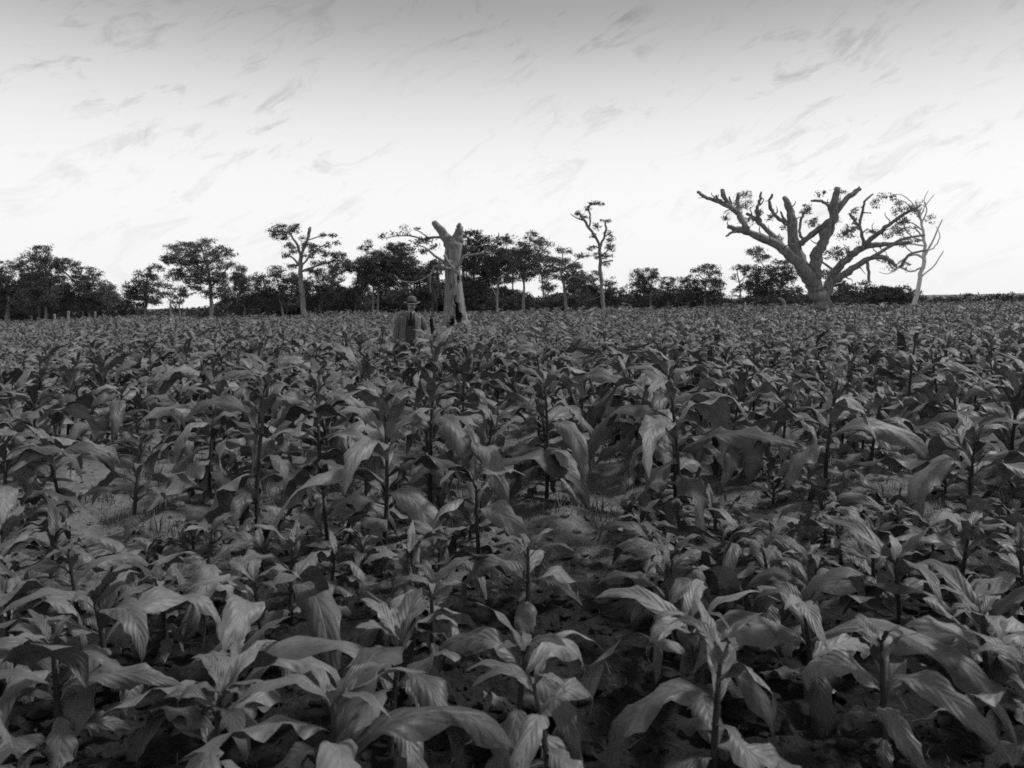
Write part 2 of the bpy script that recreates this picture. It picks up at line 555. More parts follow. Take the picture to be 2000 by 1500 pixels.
T('gum_tree', 'tall spreading gum with a pale trunk on the left side', 'tree', 75, [[(414, 628, 4.2), (412, 585, 3.4), (409, 540, 2.8), (398, 500, 2)]],
  [(395, 500, 33, 19), (365, 503, 27, 17), (345, 506, 20, 11), (334, 484, 13, 5), (362, 482, 22, 7), (388, 476, 18, 8), (428, 493, 17, 15), (448, 497, 10, 5),
   (344, 540, 15, 10), (370, 530, 32, 20), (405, 537, 28, 18), (434, 547, 12, 18), (440, 520, 15, 12), (405, 471, 15, 4), (322, 507, 8, 5), (418, 570, 16, 14), (440, 568, 10, 12), (382, 556, 16, 8)],
  limbs=[[(411, 560, 2.2), (432, 540, 1.6), (446, 515, 1)], [(408, 535, 2.4), (380, 515, 1.8), (345, 505, 1), (325, 506, .8)], [(400, 505, 2), (392, 485, 1.4), (388, 474, .9)],
         [(404, 520, 2), (422, 502, 1.4), (430, 485, 1)], [(409, 545, 2), (375, 540, 1.4), (345, 540, 1)], [(380, 515, 1.4), (362, 490, 1), (338, 483, .7)]], fol='fol_mid')
T('small_tree', 'small low tree under the left boughs of the spreading gum', 'tree', 86, [[(352, 622, 1.6), (350, 590, 1.2)]],
  [(352, 566, 14, 5), (340, 577, 12, 6), (322, 576, 12, 6), (365, 574, 12, 6), (345, 588, 14, 6)], every=1, grow=1.0)
T('gum_tree', 'narrow dark gum right of the spreading gum', 'tree', 86, [[(478, 624, 2.4), (476, 580, 2), (473, 535, 1.4)]],
  [(473, 524, 13, 8), (471, 545, 15, 12), (490, 560, 20, 18), (476, 580, 20, 16), (500, 585, 16, 14), (458, 540, 6, 10), (466, 600, 14, 10)])
T('gum_tree', 'rounded dark gum just left of the pale forked gum', 'tree', 86, [[(552, 622, 2), (546, 560, 1.5)]],
  [(542, 529, 14, 10), (540, 555, 20, 20), (525, 570, 10, 12), (572, 545, 14, 11), (550, 590, 28, 16), (518, 590, 12, 13), (560, 570, 14, 14)])
T('gum_tree', 'pale forked gum with flat tufts of leaves at its top', 'tree', 70,
  [[(594, 616, 5.6), (590, 575, 4.6), (587, 530, 4.2), (588, 497, 3.6)]],
  [(553, 447, 24, 8), (532, 455, 9, 8), (574, 446, 9, 9), (563, 478, 10, 6), (558, 498, 9, 5), (592, 463, 6, 4), (642, 459, 17, 4), (654, 474, 9, 3), (638, 478, 9, 4),
   (617, 487, 19, 7), (640, 496, 20, 6), (662, 500, 16, 7), (602, 500, 9, 6), (656, 511, 18, 6), (622, 513, 18, 5), (678, 516, 6, 8), (548, 462, 16, 8), (600, 480, 12, 7), (575, 488, 10, 6), (612, 530, 16, 7), (650, 524, 16, 8), (572, 520, 9, 7)],
  limbs=[[(588, 498, 3.2), (577, 472, 2.4), (563, 452, 1.6)], [(588, 498, 3.2), (598, 474, 2.8), (605, 450, 3.2), (607, 445, 2.6)], [(586, 520, 2.6), (575, 505, 1.8), (558, 497, 1)],
         [(589, 530, 2.6), (610, 522, 2), (640, 512, 1.4), (668, 508, .9)], [(589, 520, 2.2), (608, 500, 1.6), (625, 486, 1), (650, 474, .7)], [(600, 470, 1.6), (622, 462, 1), (642, 459, .7)]],
  bark='bark_pale', clump=0.36, grow=1.0, layers=3.8, fol='fol_mid')
T('small_tree', 'bushy dark tree behind the trunk of the pale forked gum', 'tree', 88, [[(628, 620, 1.8), (627, 565, 1.4)]],
  [(626, 550, 20, 16), (650, 562, 18, 14), (610, 575, 15, 15), (640, 590, 26, 14), (600, 595, 14, 12)])
T('small_tree', 'low dark tree between the forked gum and the domed tree', 'tree', 88, [[(692, 618, 1.8), (697, 570, 1.3)]],
  [(703, 553, 15, 13), (690, 577, 20, 15), (715, 540, 12, 14), (704, 515, 12, 10), (670, 590, 16, 12), (710, 592, 20, 14)])
T('domed_tree', 'broad dome shaped dark tree above two slim pale trunks', 'tree', 84, [[(730, 615, 2.4), (729, 560, 2), (740, 520, 1.6)], [(737, 615, 2), (738, 560, 1.6)]],
  [(765, 500, 34, 21), (740, 520, 36, 27), (790, 520, 27, 24), (722, 530, 22, 22), (806, 536, 14, 15), (760, 543, 42, 19), (722, 478, 4, 8), (711, 484, 8, 5), (775, 481, 24, 6)], layers=4.2,
  limbs=[[(729, 560, 1.8), (712, 545, 1.2), (700, 540, .8)], [(738, 560, 1.8), (760, 530, 1.4), (790, 515, 1)], [(738, 525, 1.4), (735, 500, 1), (722, 478, .8)]])
T('small_tree', 'dim thicket tree directly behind the hatted man', 'tree', 90, [[(783, 605, 1.9), (782, 562, 1.5)]],
  [(805, 573, 22, 15), (772, 582, 22, 14), (830, 585, 22, 18), (845, 560, 14, 20), (800, 597, 36, 10)])
T('gum_tree', 'dark full gum close on the right of the hollow old trunk', 'tree', 80, [[(928, 612, 3), (926, 560, 2.6), (924, 500, 2)]],
  [(920, 464, 22, 15), (945, 476, 18, 13), (915, 500, 24, 22), (936, 520, 28, 22), (925, 560, 28, 26), (925, 594, 27, 17), (958, 540, 18, 18), (960, 590, 18, 16), (895, 480, 10, 16)], layers=4.2)
T('gum_tree', 'gum with a slim forked pale trunk', 'tree', 78, [[(971, 600, 2.4), (970, 580, 2), (974, 555, 1.7), (976, 510, 1.3)]],
  [(980, 470, 13, 9), (993, 465, 11, 8), (968, 476, 9, 6), (985, 500, 24, 15), (970, 520, 20, 17), (955, 500, 10, 12), (1000, 520, 12, 14)],
  limbs=[[(970, 580, 1.6), (962, 565, 1.3), (956, 550, 1)], [(976, 520, 1.3), (988, 490, 1), (993, 468, .8)], [(975, 520, 1.3), (968, 495, 1), (968, 478, .7)]])
T('gum_tree', 'tallest leafy gum right of the hollow old trunk', 'tree', 76, [[(1022, 606, 2.7), (1024, 565, 2.2), (1022, 520, 1.6)]],
  [(1036, 459, 12, 8), (1050, 470, 15, 8), (1016, 485, 18, 13), (1040, 490, 24, 11), (1072, 478, 8, 4), (1060, 475, 9, 5), (1025, 514, 24, 15), (1000, 540, 14, 16), (1050, 510, 18, 10), (1030, 540, 16, 10)],
  fol='fol_mid')
T('gum_tree', 'gum in flat leafy layers above a bright gap', 'tree', 74, [[(1105, 590, 3), (1101, 560, 2.5), (1096, 525, 1.8)]],
  [(1100, 489, 20, 6), (1135, 498, 15, 6), (1062, 505, 22, 8), (1090, 510, 24, 6), (1072, 526, 20, 8), (1120, 525, 16, 10), (1140, 541, 11, 12), (1092, 541, 18, 6), (1156, 549, 7, 5), (1125, 560, 12, 10)], every=1,
  clump=0.36, fol='fol_mid', grow=1.08)
T('gum_tree', 'dark leafy gum crown closing the wood above the bright gap', 'tree', 90, [[(1062, 610, 1.6), (1060, 560, 1.4), (1056, 520, 1.2)]],
  [(1050, 500, 26, 12), (1080, 512, 24, 12), (1040, 528, 22, 12), (1075, 535, 22, 10), (1105, 520, 16, 12)], grow=1.0, every=3)
T('small_tree', 'low dark tree under the bright gap in the middle', 'tree', 88, [[(1040, 606, 1.6), (1038, 590, 1.2)]],
  [(1030, 586, 20, 9), (1050, 595, 18, 9), (1005, 590, 16, 14)])
T('small_tree', 'low dark tree left of the lone tall thin tree', 'tree', 88, [[(1082, 604, 1.6), (1082, 585, 1.2)]],
  [(1080, 586, 16, 11), (1100, 590, 18, 12), (1130, 585, 18, 14), (1066, 596, 12, 8)])
T('thin_tree', 'lone tall thin tree with bare crooked top and few tufts', 'tree', 72,
  [[(1178, 597, 4), (1175, 560, 3.4), (1172, 510, 3.3), (1171, 480, 3)]],
  [(1182, 431, 13, 3.5), (1160, 396, 16, 3), (1154, 485, 9, 5), (1188, 481, 7, 7), (1128, 416, 9, 4), (1186, 455, 7, 4), (1180, 500, 7, 8), (1148, 408, 5, 6), (1190, 500, 7, 4), (1140, 424, 7, 5), (1166, 442, 7, 7), (1158, 462, 6, 7), (1190, 466, 7, 8), (1172, 398, 8, 4), (1196, 484, 6, 8), (1166, 500, 6, 7), (1182, 516, 9, 5)],
  limbs=[[(1171, 482, 2.8), (1162, 462, 2.6), (1148, 444, 2.6), (1138, 428, 3), (1130, 416, 2)], [(1150, 446, 2), (1153, 425, 1.8), (1150, 406, 2), (1158, 397, 2.2), (1172, 398, 1.6)],
         [(1172, 482, 2.6), (1180, 462, 2.2), (1184, 445, 2.2), (1182, 432, 1.5)], [(1173, 515, 1.8), (1184, 511, 1.7), (1197, 509, 1.6)], [(1173, 500, 1.6), (1184, 492, 1.4), (1192, 478, 1)],
         [(1171, 485, 1.4), (1160, 480, 1.2), (1152, 484, .8)], [(1180, 462, 1.4), (1190, 456, 1), (1195, 450, .7)], [(1138, 430, 1.4), (1126, 426, 1), (1114, 417, .7)]],
  bark='bark_grey', clump=0.25, leaf=0.17, grow=1.0)
T('small_tree', 'scrubby tree at the foot of the lone tall thin tree', 'tree', 82, [[(1190, 598, 1.6), (1192, 560, 1.2)]],
  [(1165, 540, 9, 12), (1190, 550, 10, 10), (1200, 576, 20, 16), (1178, 582, 12, 12), (1150, 586, 14, 11), (1222, 585, 12, 10)])
T('small_tree', 'square topped dark tree right of the wide open sky gap', 'tree', 85, [[(1270, 598, 2.2), (1269, 555, 1.6)]],
  [(1245, 550, 15, 19), (1265, 545, 18, 20), (1247, 528, 4, 7), (1277, 540, 7, 15), (1260, 575, 27, 14), (1240, 590, 16, 10)],
  limbs=[[(1270, 575, 1.4), (1255, 560, 1), (1246, 548, .8)], [(1269, 565, 1.3), (1278, 548, .8)]])
T('small_tree', 'low rounded tree next right of the square topped one', 'tree', 88, [[(1304, 596, 1.8), (1304, 560, 1.3)]],
  [(1307, 549, 15, 11), (1300, 570, 18, 14), (1320, 575, 14, 14), (1290, 588, 18, 9)])
T('gum_tree', 'leafy gum with a double rounded top left of the big bare tree', 'tree', 86, [[(1377, 592, 2.2), (1379, 545, 1.6)]],
  [(1362, 530, 11, 8), (1385, 526, 16, 10), (1400, 540, 13, 14), (1345, 551, 17, 14), (1382, 560, 25, 16), (1350, 575, 24, 12), (1409, 560, 7, 18), (1395, 582, 20, 10)])
T('small_tree', 'wispy little tree between two narrow bright gaps', 'tree', 87, [[(1447, 590, 1.6), (1444, 550, 1.1)]],
  [(1441, 522, 11, 6), (1433, 541, 5, 7), (1446, 560, 7, 12), (1434, 571, 5, 9), (1455, 530, 8, 6), (1450, 585, 16, 8)], clump=0.3, grow=1.0)
T('gum_tree', 'dark wide gum with twin pale trunks behind the long left limb', 'tree', 82, [[(1505, 588, 1.9), (1505, 530, 1.5)], [(1510, 588, 1.7), (1509, 545, 1.3)]],
  [(1475, 490, 14, 8), (1490, 500, 13, 6), (1470, 530, 20, 12), (1500, 540, 24, 20), (1528, 540, 24, 20), (1480, 561, 24, 18), (1525, 570, 24, 14), (1544, 530, 14, 14), (1520, 511, 12, 8), (1500, 585, 34, 8)])
T('small_tree', 'leafy small tree seen through the fork of the big bare tree', 'tree', 84, [[(1618, 592, 1.8), (1618, 560, 1.3)]],
  [(1615, 535, 18, 9), (1627, 553, 15, 12), (1602, 568, 15, 13), (1640, 580, 18, 12), (1580, 585, 16, 8)])
T('dense_bush', 'dense dark bush on the right below the bare limbs', 'bush', 58, [[(1738, 602, 2), (1738, 585, 1.6)]],
  [(1702, 573, 18, 14), (1735, 574, 25, 14), (1770, 574, 20, 14), (1692, 556, 6, 8), (1740, 588, 46, 12), (1720, 598, 36, 8)], layers=4.5, group='bushes at the field edge')
T('bare_tree', 'slim pale bare tree leaning at the right edge with tangled boughs', 'tree', 52, [[(1778, 628, 5), (1786, 590, 4.4), (1797, 545, 4), (1806, 500, 3.4), (1803, 460, 2.6), (1796, 420, 1.8), (1788, 392, 1.2)]],
  [(1790, 418, 7, 8), (1780, 448, 7, 6), (1799, 400, 6, 7), (1742, 522, 11, 8), (1772, 516, 9, 10), (1790, 470, 6, 8), (1768, 478, 8, 5), (1812, 430, 8, 8), (1760, 395, 9, 4)],
  limbs=[[(1805, 505, 2.6), (1788, 497, 2.2), (1770, 503, 1.8), (1748, 520, 1)], [(1804, 465, 2), (1788, 450, 1.5), (1774, 446, .9)], [(1798, 430, 1.6), (1780, 410, 1.2), (1758, 396, .8), (1738, 392, .5)],
         [(1803, 480, 2), (1780, 476, 1.4), (1760, 480, .8)], [(1806, 500, 2.4), (1820, 465, 1.6), (1832, 430, 1)], [(1797, 425, 1.3), (1806, 400, 1), (1818, 382, .6)], [(1800, 540, 1.8), (1822, 520, 1.3), (1840, 490, .8)],
         [(1780, 476, 1), (1768, 462, .8), (1752, 458, .5)], [(1805, 470, 1.8), (1785, 462, 1.5), (1772, 440, 1.3), (1776, 418, .9), (1766, 402, .5)], [(1802, 450, 1.6), (1782, 436, 1.3), (1764, 434, 1), (1744, 420, .6)],
         [(1806, 520, 2.2), (1782, 530, 1.8), (1762, 522, 1.4), (1744, 534, .9), (1728, 530, .5)], [(1788, 497, 1.4), (1776, 482, 1.2), (1782, 466, .9)], [(1800, 435, 1.5), (1808, 412, 1.2), (1800, 392, .9), (1806, 374, .5)],
         [(1798, 425, 1.3), (1776, 396, 1.1), (1752, 382, .9), (1728, 386, .5)], [(1764, 434, .9), (1756, 416, .7), (1760, 402, .4)], [(1804, 490, 2), (1826, 484, 1.5), (1842, 462, 1.1), (1838, 440, .6)]], bark='bark_white', fol='fol_pale', leaf=0.16, layers=1.8, clump=.26, grow=1.0)
# smaller trees further back that close the wood up
BACK = [(62, 556, 28, 'farther dark tree filling in at the left edge of the wood'), (118, 560, 24, 'farther dark tree behind the bare arching limb'), (215, 578, 16, 'farther low tree at the open left end of the sky gap'),
        (458, 556, 20, 'farther tree between the spreading gum and the narrow one'), (516, 556, 20, 'farther tree just left of the rounded dark gum'), (578, 556, 20, 'farther tree behind the pale forked trunk'),
        (648, 540, 20, 'farther tree under the right boughs of the pale forked gum'), (702, 522, 24, 'farther tree under the left side of the domed tree'), (752, 532, 30, 'farther tree behind the slim trunks of the domed tree'),
        (815, 528, 26, 'farther tree above and behind the hatted man'), (852, 522, 22, 'farther tree touching the left side of the hollow trunk'), (908, 500, 26, 'farther tree touching the right side of the hollow trunk'),
        (955, 500, 28, 'farther tree behind the slim forked pale trunk'), (1002, 506, 24, 'farther tree left of the tallest leafy gum'), (1122, 532, 22, 'farther tree under the flat leafy layers'),
        (1150, 562, 16, 'farther tree just left of the lone thin trunk'), (1335, 568, 16, 'farther tree between the two low rounded trees'), (1478, 562, 20, 'farther tree left of the twin pale trunks'),
        (1545, 562, 20, 'farther tree right of the twin pale trunks'), (1655, 572, 16, 'farther tree seen right of the leaning bare trunk')]
for i, (px, top, w_, lab) in enumerate(BACK):
    rq = random.Random(900 + i)
    bb = [(px + rq.uniform(-w_, w_), rq.uniform(top - 14, 604), rq.uniform(.35, .65) * w_, rq.uniform(6, 12)) for _ in range(13 if top > 540 else 20)] + [(px + rq.uniform(-6, 6), top - 14, w_ * .4, 8)]
    T('background_tree', lab, 'tree', 93 + (i * 7 % 5), [[(px, 618, 1.8), (px + rq.uniform(-3, 3), top, 1.2)]], bb, every=4, fol='fol_dark' if i % 2 else 'fol_mid', grow=1.0, leaf=.28)

# --- the big bare tree on the right: thick lopped limbs, a few sprigs of regrowth
YB = 45.0
bxx = (1613 - 1000) / F * YB
orgb = Vector((bxx, YB, tilt(bxx, YB)))
bare = thing('bare_tree', 'big bare dead tree with thick lopped limbs on the right', 'tree', orgb, 'trees along the far edge of the field')
def bl(name, pts, seed, dy=0.0, sides=11, rough=0.55):
    if name == 'limb': pts = [(p[0], p[1], p[2] * 1.14) + tuple(p[3:]) for p in pts]
    return limb_obj(name, bare, orgb, pts, YB, M['bark_grey'], sides, rough, seed, dy)
bl('trunk', [(1620, 650, 23, 0), (1615, 622, 18.5, 0), (1606, 592, 16.2, 0), (1595, 566, 15.5, 0), (1586, 548, 13, 0), (1580, 536, 8, 0)], 1, sides=18, rough=0.3)
bl('limb', [(1596, 572, 8), (1584, 552, 10), (1564, 528, 9), (1531, 501, 7.4), (1502, 479, 6.6), (1461, 463, 5.8), (1427, 453, 5), (1405, 449, 3.4)], 2, -1.8)
bl('limb', [(1531, 501, 6, -0.8), (1509, 466, 4.4, -0.4), (1483, 434, 3.6, 0), (1461, 416, 2.4, 0.3)], 3)
bl('limb', [(1484, 435, 3.2, 0), (1480, 409, 2.8, .1), (1488, 387, 2.6, .3), (1491, 373, 1.6, .4)], 4)
bl('limb', [(1446, 458, 5.2, -1.5), (1441, 447, 5.2, -1.5), (1430, 425, 4.4, -1.3), (1414, 409, 3.8, -1.2), (1389, 397, 3, -1), (1370, 388, 2.8, -.8), (1357, 378, 2.6, -.6)], 5)
bl('limb', [(1417, 411, 3.6, -1.2), (1406, 392, 3.6, -1.1), (1403, 375, 3.4, -1)], 6)
bl('limb', [(1430, 425, 3.4, -1.2), (1431, 400, 3, -1), (1434, 381, 2.2, -.9)], 7)
bl('limb', [(1424, 418, 2.4, -1.2), (1417, 400, 1.8, -1), (1416, 388, 1.2, -.9)], 8)
bl('limb', [(1396, 400, 2.4, -1), (1391, 392, 2.2, -1), (1390, 386, 1.6, -1)], 9)
bl('limb', [(1425, 454, 2.6, -1.7), (1412, 460, 2, -1.7), (1402, 467, 1.2, -1.7)], 10)
bl('limb', [(1595, 574, 7), (1582, 546, 11), (1567, 512, 10), (1556, 470, 8.6), (1556, 425, 7), (1550, 400, 6), (1542, 381, 4)], 11, 1.0, sides=12)
bl('limb', [(1553, 440, 3.6, .7), (1530, 426, 3.2, .6), (1513, 409, 2.8, .5), (1507, 393, 2.6, .4), (1512, 378, 2, .3)], 12)
bl('limb', [(1545, 432, 2.4, .7), (1536, 420, 2, .6), (1530, 411, 1.2, .5)], 13)
bl('limb', [(1597, 574, 8, 0), (1590, 552, 11, -.1), (1589, 527, 10.5), (1595, 491, 9.6), (1606, 463, 8.6), (1619, 428, 7.6), (1619, 397, 6.6), (1625, 371, 5)], 14, -0.8, sides=12)
bl('limb', [(1621, 420, 5.6, -.6), (1641, 396, 5, -.5), (1660, 379, 4, -.4), (1676, 370, 2.8, -.3)], 15)
bl('limb', [(1617, 420, 3, -.6), (1608, 402, 2.4, -.5), (1597, 394, 2.4, -.4), (1580, 394, 1.8, -.3)], 16)
bl('limb', [(1560, 480, 5, .6), (1575, 469, 5, .3), (1600, 447, 4.6, 0), (1614, 433, 4, -.4)], 17)
bl('limb', [(1575, 470, 2.6, .3), (1568, 455, 2.2, .5), (1572, 430, 2.2, .7), (1580, 412, 1.6, .8)], 18)
bl('limb', [(1607, 600, 7, .1), (1612, 582, 8.5, .3), (1624, 560, 8.6, .5), (1638, 530, 7, .6), (1663, 507, 6.2, .7), (1685, 488, 5.8, .8), (1717, 477, 5, .8), (1752, 474, 3.6, 1), (1800, 470, 2.6, 1.2)], 19, sides=12)
bl('limb', [(1698, 483, 4, .8), (1717, 460, 3.6, .6), (1742, 438, 3.2, .4), (1767, 419, 2.8, .2), (1797, 402, 1.8, 0)], 20)
bl('limb', [(1697, 484, 3, .8), (1699, 450, 2.6, 1), (1691, 431, 2.6, 1.2), (1678, 412, 2.2, 1.3)], 21)
bl('limb', [(1627, 552, 6.4, .5), (1650, 535, 5.8, 0), (1672, 517, 5, -.4), (1691, 505, 4.4, -.6), (1717, 505, 3.6, -.7), (1738, 520, 2.6, -.8)], 22)
bl('limb', [(1690, 506, 3, -.6), (1722, 486, 2.8, -.8), (1745, 470, 2.2, -1), (1785, 462, 1.4, -1.2)], 23)
bl('limb', [(1746, 523, 2.2, -.8), (1753, 512, 2.2, -.8), (1765, 497, 2, -.8), (1797, 490, 1.4, -.8)], 24)
bl('limb', [(1684, 508, 2.6, -.5), (1688, 525, 2.4, -.5), (1690, 552, 2, -.5)], 25)
bl('limb', [(1696, 440, 2.2, 1.2), (1705, 410, 2.2, 1.3), (1710, 388, 1.9, 1.4), (1729, 372, 1.3, 1.5)], 26)
bl('limb', [(1640, 528, 2, .6), (1618, 510, 1.6, .9), (1606, 488, 1, 1)], 27)
tw = random.Random(17)
def twigs(tips):
    for q, (px, py, dx, dy, ln, off) in enumerate(tips):
        pts = [(px, py, tw.uniform(1.5, 2.3), off)]
        a = math.atan2(dy, dx)
        x_, y_ = px, py
        for k in range(3):
            a += tw.uniform(-.55, .55)
            x_ += math.cos(a) * ln / 3; y_ += math.sin(a) * ln / 3
            pts.append((x_, y_, (1.3, .9, .45)[k], off + tw.uniform(-.4, .4)))
        limb_obj('twig', bare, orgb, pts, YB, M['bark_grey'], 6, .2, 300 + q)
twigs([(1470, 466, -.3, -1, 26, -1.6), (1490, 474, .1, -1, 30, -1.4), (1515, 488, .5, -1, 34, -1.2), (1495, 448, -1, -.5, 24, .1), (1470, 424, -.2, -1, 26, .2), (1438, 440, 1, -.7, 24, -1.3),
       (1435, 432, -1, -.2, 20, -1.3), (1420, 414, -1, .1, 18, -1.2), (1400, 402, -.5, -1, 18, -1.0), (1384, 394, .1, -1, 14, -1.0), (1372, 388, -1, .3, 12, -.8), (1412, 451, -.6, -1, 16, -1.7),
       (1486, 400, 1, -.8, 18, .2), (1482, 415, -1, -.6, 16, .1), (1510, 400, -1, -.7, 14, .4), (1520, 416, .3, -1, 16, .5), (1556, 430, 1, -.6, 24, .7), (1552, 405, 1, -.9, 20, .8),
       (1548, 395, -1, -.7, 14, .8), (1590, 510, -1, -.5, 22, -.5), (1598, 480, -1, -.8, 24, -.5), (1612, 445, 1, -.5, 26, -.6), (1618, 405, -1, -.7, 18, -.5), (1620, 390, 1, -.6, 14, -.4),
       (1635, 402, .2, -1, 18, -.5), (1650, 388, .9, .2, 18, -.4), (1664, 376, .1, -1, 10, -.4), (1640, 526, .2, -1, 34, .6), (1664, 506, .4, -1, 32, .7), (1690, 486, 1, -.2, 24, .8),
       (1720, 458, -.3, -1, 26, .6), (1745, 437, .2, -1, 26, .4), (1770, 418, .1, -1, 20, .2), (1755, 430, 1, .1, 24, .3), (1730, 450, 1, .2, 26, .5), (1698, 455, 1, -.6, 22, 1), (1692, 435, -1, -.6, 18, 1.2),
       (1706, 410, 1, -.2, 18, 1.3), (1670, 518, .3, 1, 22, -.4), (1705, 504, .4, -1, 26, -.6), (1725, 512, .7, .9, 22, -.7), (1740, 474, .5, .8, 20, 1), (1770, 472, .4, -1, 22, 1.1), (1652, 536, .9, .5, 22, 0)])
sprigs = [(1441, 393, 6, 8), (1457, 381, 8, 6), (1462, 400, 5, 8), (1450, 432, 5, 6), (1576, 415, 6, 9), (1585, 438, 5, 8), (1634, 427, 5, 6), (1657, 456, 9, 8), (1604, 376, 5, 5),
          (1640, 377, 7, 4), (1676, 411, 7, 5), (1666, 438, 4, 12), (1726, 382, 8, 3), (1709, 398, 4, 10), (1748, 384, 6, 4), (1415, 424, 6, 5), (1515, 470, 8, 8), (1475, 491, 10, 7),
          (1640, 500, 8, 9), (1745, 455, 9, 6), (1768, 440, 10, 8), (1752, 406, 6, 10), (1487, 505, 9, 6), (1620, 500, 6, 8), (1770, 470, 10, 5), (1705, 455, 5, 8)]
sprigs += [(px + dx, py + dy, 6, 6) for px, py, dx, dy in ((1440, 400, 4, 10), (1500, 420, 6, 8), (1526, 440, 8, 6), (1570, 400, 5, 6), (1590, 420, 4, 10), (1650, 440, 8, 6), (1680, 470, 6, 8), (1730, 450, 5, 7), (1775, 400, 8, 8), (1760, 425, 6, 6), (1630, 480, 5, 9), (1655, 480, 6, 8), (1720, 500, 8, 6), (1640, 455, 5, 6), (1475, 410, 5, 6), (1460, 425, 5, 6))]
v, f = foliage([(a, b, c * 1.35, d * 1.35) for a, b, c, d in sprigs], YB, 0.15, 2.5, 0.24, 77, orgb)
link('crown', mesh_from('crown', v, f, M['fol_pale'], smooth=False), bare)

# --- the old hollow trunk near the middle
YH = 42.0
hx = (889 - 1000) / F * YH
orgh = Vector((hx, YH, tilt(hx, YH)))
hollow = thing('hollow_gum', 'old hollow gum with thick pale trunk broken off in two stubs', 'tree', orgh, 'trees along the far edge of the field')
def hollow_trunk():
    spec = [(892, 656, 34), (891, 640, 27), (889, 620, 23.5), (888, 600, 20.0), (886, 575, 17.6), (885, 545, 16), (884, 515, 15.4), (885, 492, 16.2), (887, 478, 16.5), (887, 468, 12), (886, 461, 5)]
    pts = [P(a, b, YH) - orgh for a, b, c in spec]
    rad = [c * YH / F for a, b, c in spec]
    pts, rad = smooth_path(pts, rad, 9)
    S = 44
    V, Fc, mi = [], [], []
    hol = [(894, 610, 6, 20), (899, 628, 7, 18), (882, 630, 4.5, 13), (873, 640, 4, 9), (897, 545, 4, 10), (889, 585, 2.5, 9), (880, 560, 2, 8)]  # hollows and root gaps: pressed in, their shade painted near black along with char
    flag = []
    for i, (p, r) in enumerate(zip(pts, rad)):
        for k in range(S):
            a = 2 * PI * k / S
            q = Vector((math.cos(a), math.sin(a), 0))
            # buttresses and vertical flutes
            h01 = max(0.0, 1 - (p.z) / 1.6)
            rr = r * (1 + 0.10 * mnoise.noise(Vector((q.x * 1.2, q.y * 1.2, p.z * 0.6))) + 0.07 * mnoise.noise(Vector((q.x * 4, q.y * 4, p.z * 0.8)))
                      + 0.26 * h01 * math.sin(a * 5 + 1.0) + 0.08 * mnoise.noise(Vector((q.x * 9, q.y * 9, p.z * 1.0))) - 0.10 * max(0, mnoise.noise(Vector((q.x * 3 + 5, q.y * 3, p.z * .5))) - .15) + 0.04 * mnoise.noise(Vector((q.x * 7, q.y * 7, p.z * 4))))
            w = p + q * rr
            ww = w + orgh
            ppx, ppy = 1000 + ww.x / ww.y * F, HOR - (ww.z - CAM_H) / ww.y * F
            char_shade = 0
            if q.y < 0.25:
                for (cx, cy, ax, ay) in hol:
                    d = ((ppx - cx) / ax) ** 2 + ((ppy - cy) / ay) ** 2
                    if d < 1:
                        w = p + q * rr * (1 - 0.5 * (1 - d) ** 0.5)
                        char_shade = 1
            V.append(w); flag.append(char_shade)
    n = len(pts)
    for i in range(n - 1):
        for k in range(S):
            k2 = (k + 1) % S
            fc = (i * S + k, i * S + k2, (i + 1) * S + k2, (i + 1) * S + k)
            Fc.append(fc); mi.append(1 if sum(flag[j] for j in fc) >= 3 else 0)
    c = len(V); V.append(pts[-1] + Vector((0, 0, .05)))
    for k in range(S):
        Fc.append(((n - 1) * S + k, (n - 1) * S + (k + 1) % S, c)); mi.append(0)
    return link('trunk', mesh_from('trunk', V, Fc, [M['bark_pale'], M['char_shade']], mat_idx=mi), hollow)
hollow_trunk()
def hl(name, pts, seed, sides=8, mat='bark_pale', rough=.25):
    return limb_obj(name, hollow, orgh, pts, YH, M[mat], sides, rough, seed)
hl('stub', [(882, 494, 12, 0), (873, 470, 9.5, 0), (862, 449, 8.4, .1), (847, 434, 5, .2)], 1, 14, 'bark_grey', .35)
hl('stub', [(890, 494, 12, 0), (894, 470, 10, 0), (896, 450, 7.5, -.1), (899, 437, 3.2, -.1)], 2, 14, 'bark_grey', .35)
hl('limb', [(882, 526, 3.2, -.5), (866, 523, 2.8, -.7), (853, 521, 2.4, -.8), (846, 534, 2.1, -.9), (836, 543, 1.8, -1), (818, 551, 1.5, -1.1), (800, 552, 1.3, -1.2), (786, 547, 1, -1.2), (778, 539, .7, -1.2)], 3)
hl('limb', [(845, 536, 1.8, -.9), (843, 553, 1.5, -.9), (845, 573, 1, -.9)], 4)
hl('limb', [(884, 512, 3.4, -.4), (868, 510, 2.8, -.7), (852, 502, 2.3, -.9), (837, 488, 1.8, -1), (815, 479, 1, -1.1)], 5)
hl('limb', [(876, 468, 3.4, 0), (850, 462, 2.6, .4), (825, 465, 2, .7), (800, 458, 1.6, 1), (772, 457, 1.2, 1.2), (746, 461, .8, 1.3)], 6)
hl('limb', [(836, 464, 1.6, .6), (820, 452, 1.2, .8), (805, 445, .8, 1)], 61)
hl('limb', [(894, 526, 3.4, -.5), (902, 508, 3, -.6), (914, 500, 2.6, -.7), (940, 497, 2.1, -.8), (956, 487, 1.8, -.9), (968, 475, 1.4, -1), (975, 461, .9, -1)], 7)
hl('limb', [(946, 494, 1.4, -.8), (962, 497, 1.1, -.9), (975, 492, .7, -1)], 71)
hl('limb', [(870, 500, 3, -.55), (878, 514, 2.8, -.75), (890, 528, 2.8, -.8), (900, 540, 2.2, -.7)], 8)
hl('root', [(903, 632, 8, -.3), (912, 642, 5, -.6), (922, 652, 2.4, -.8)], 9)
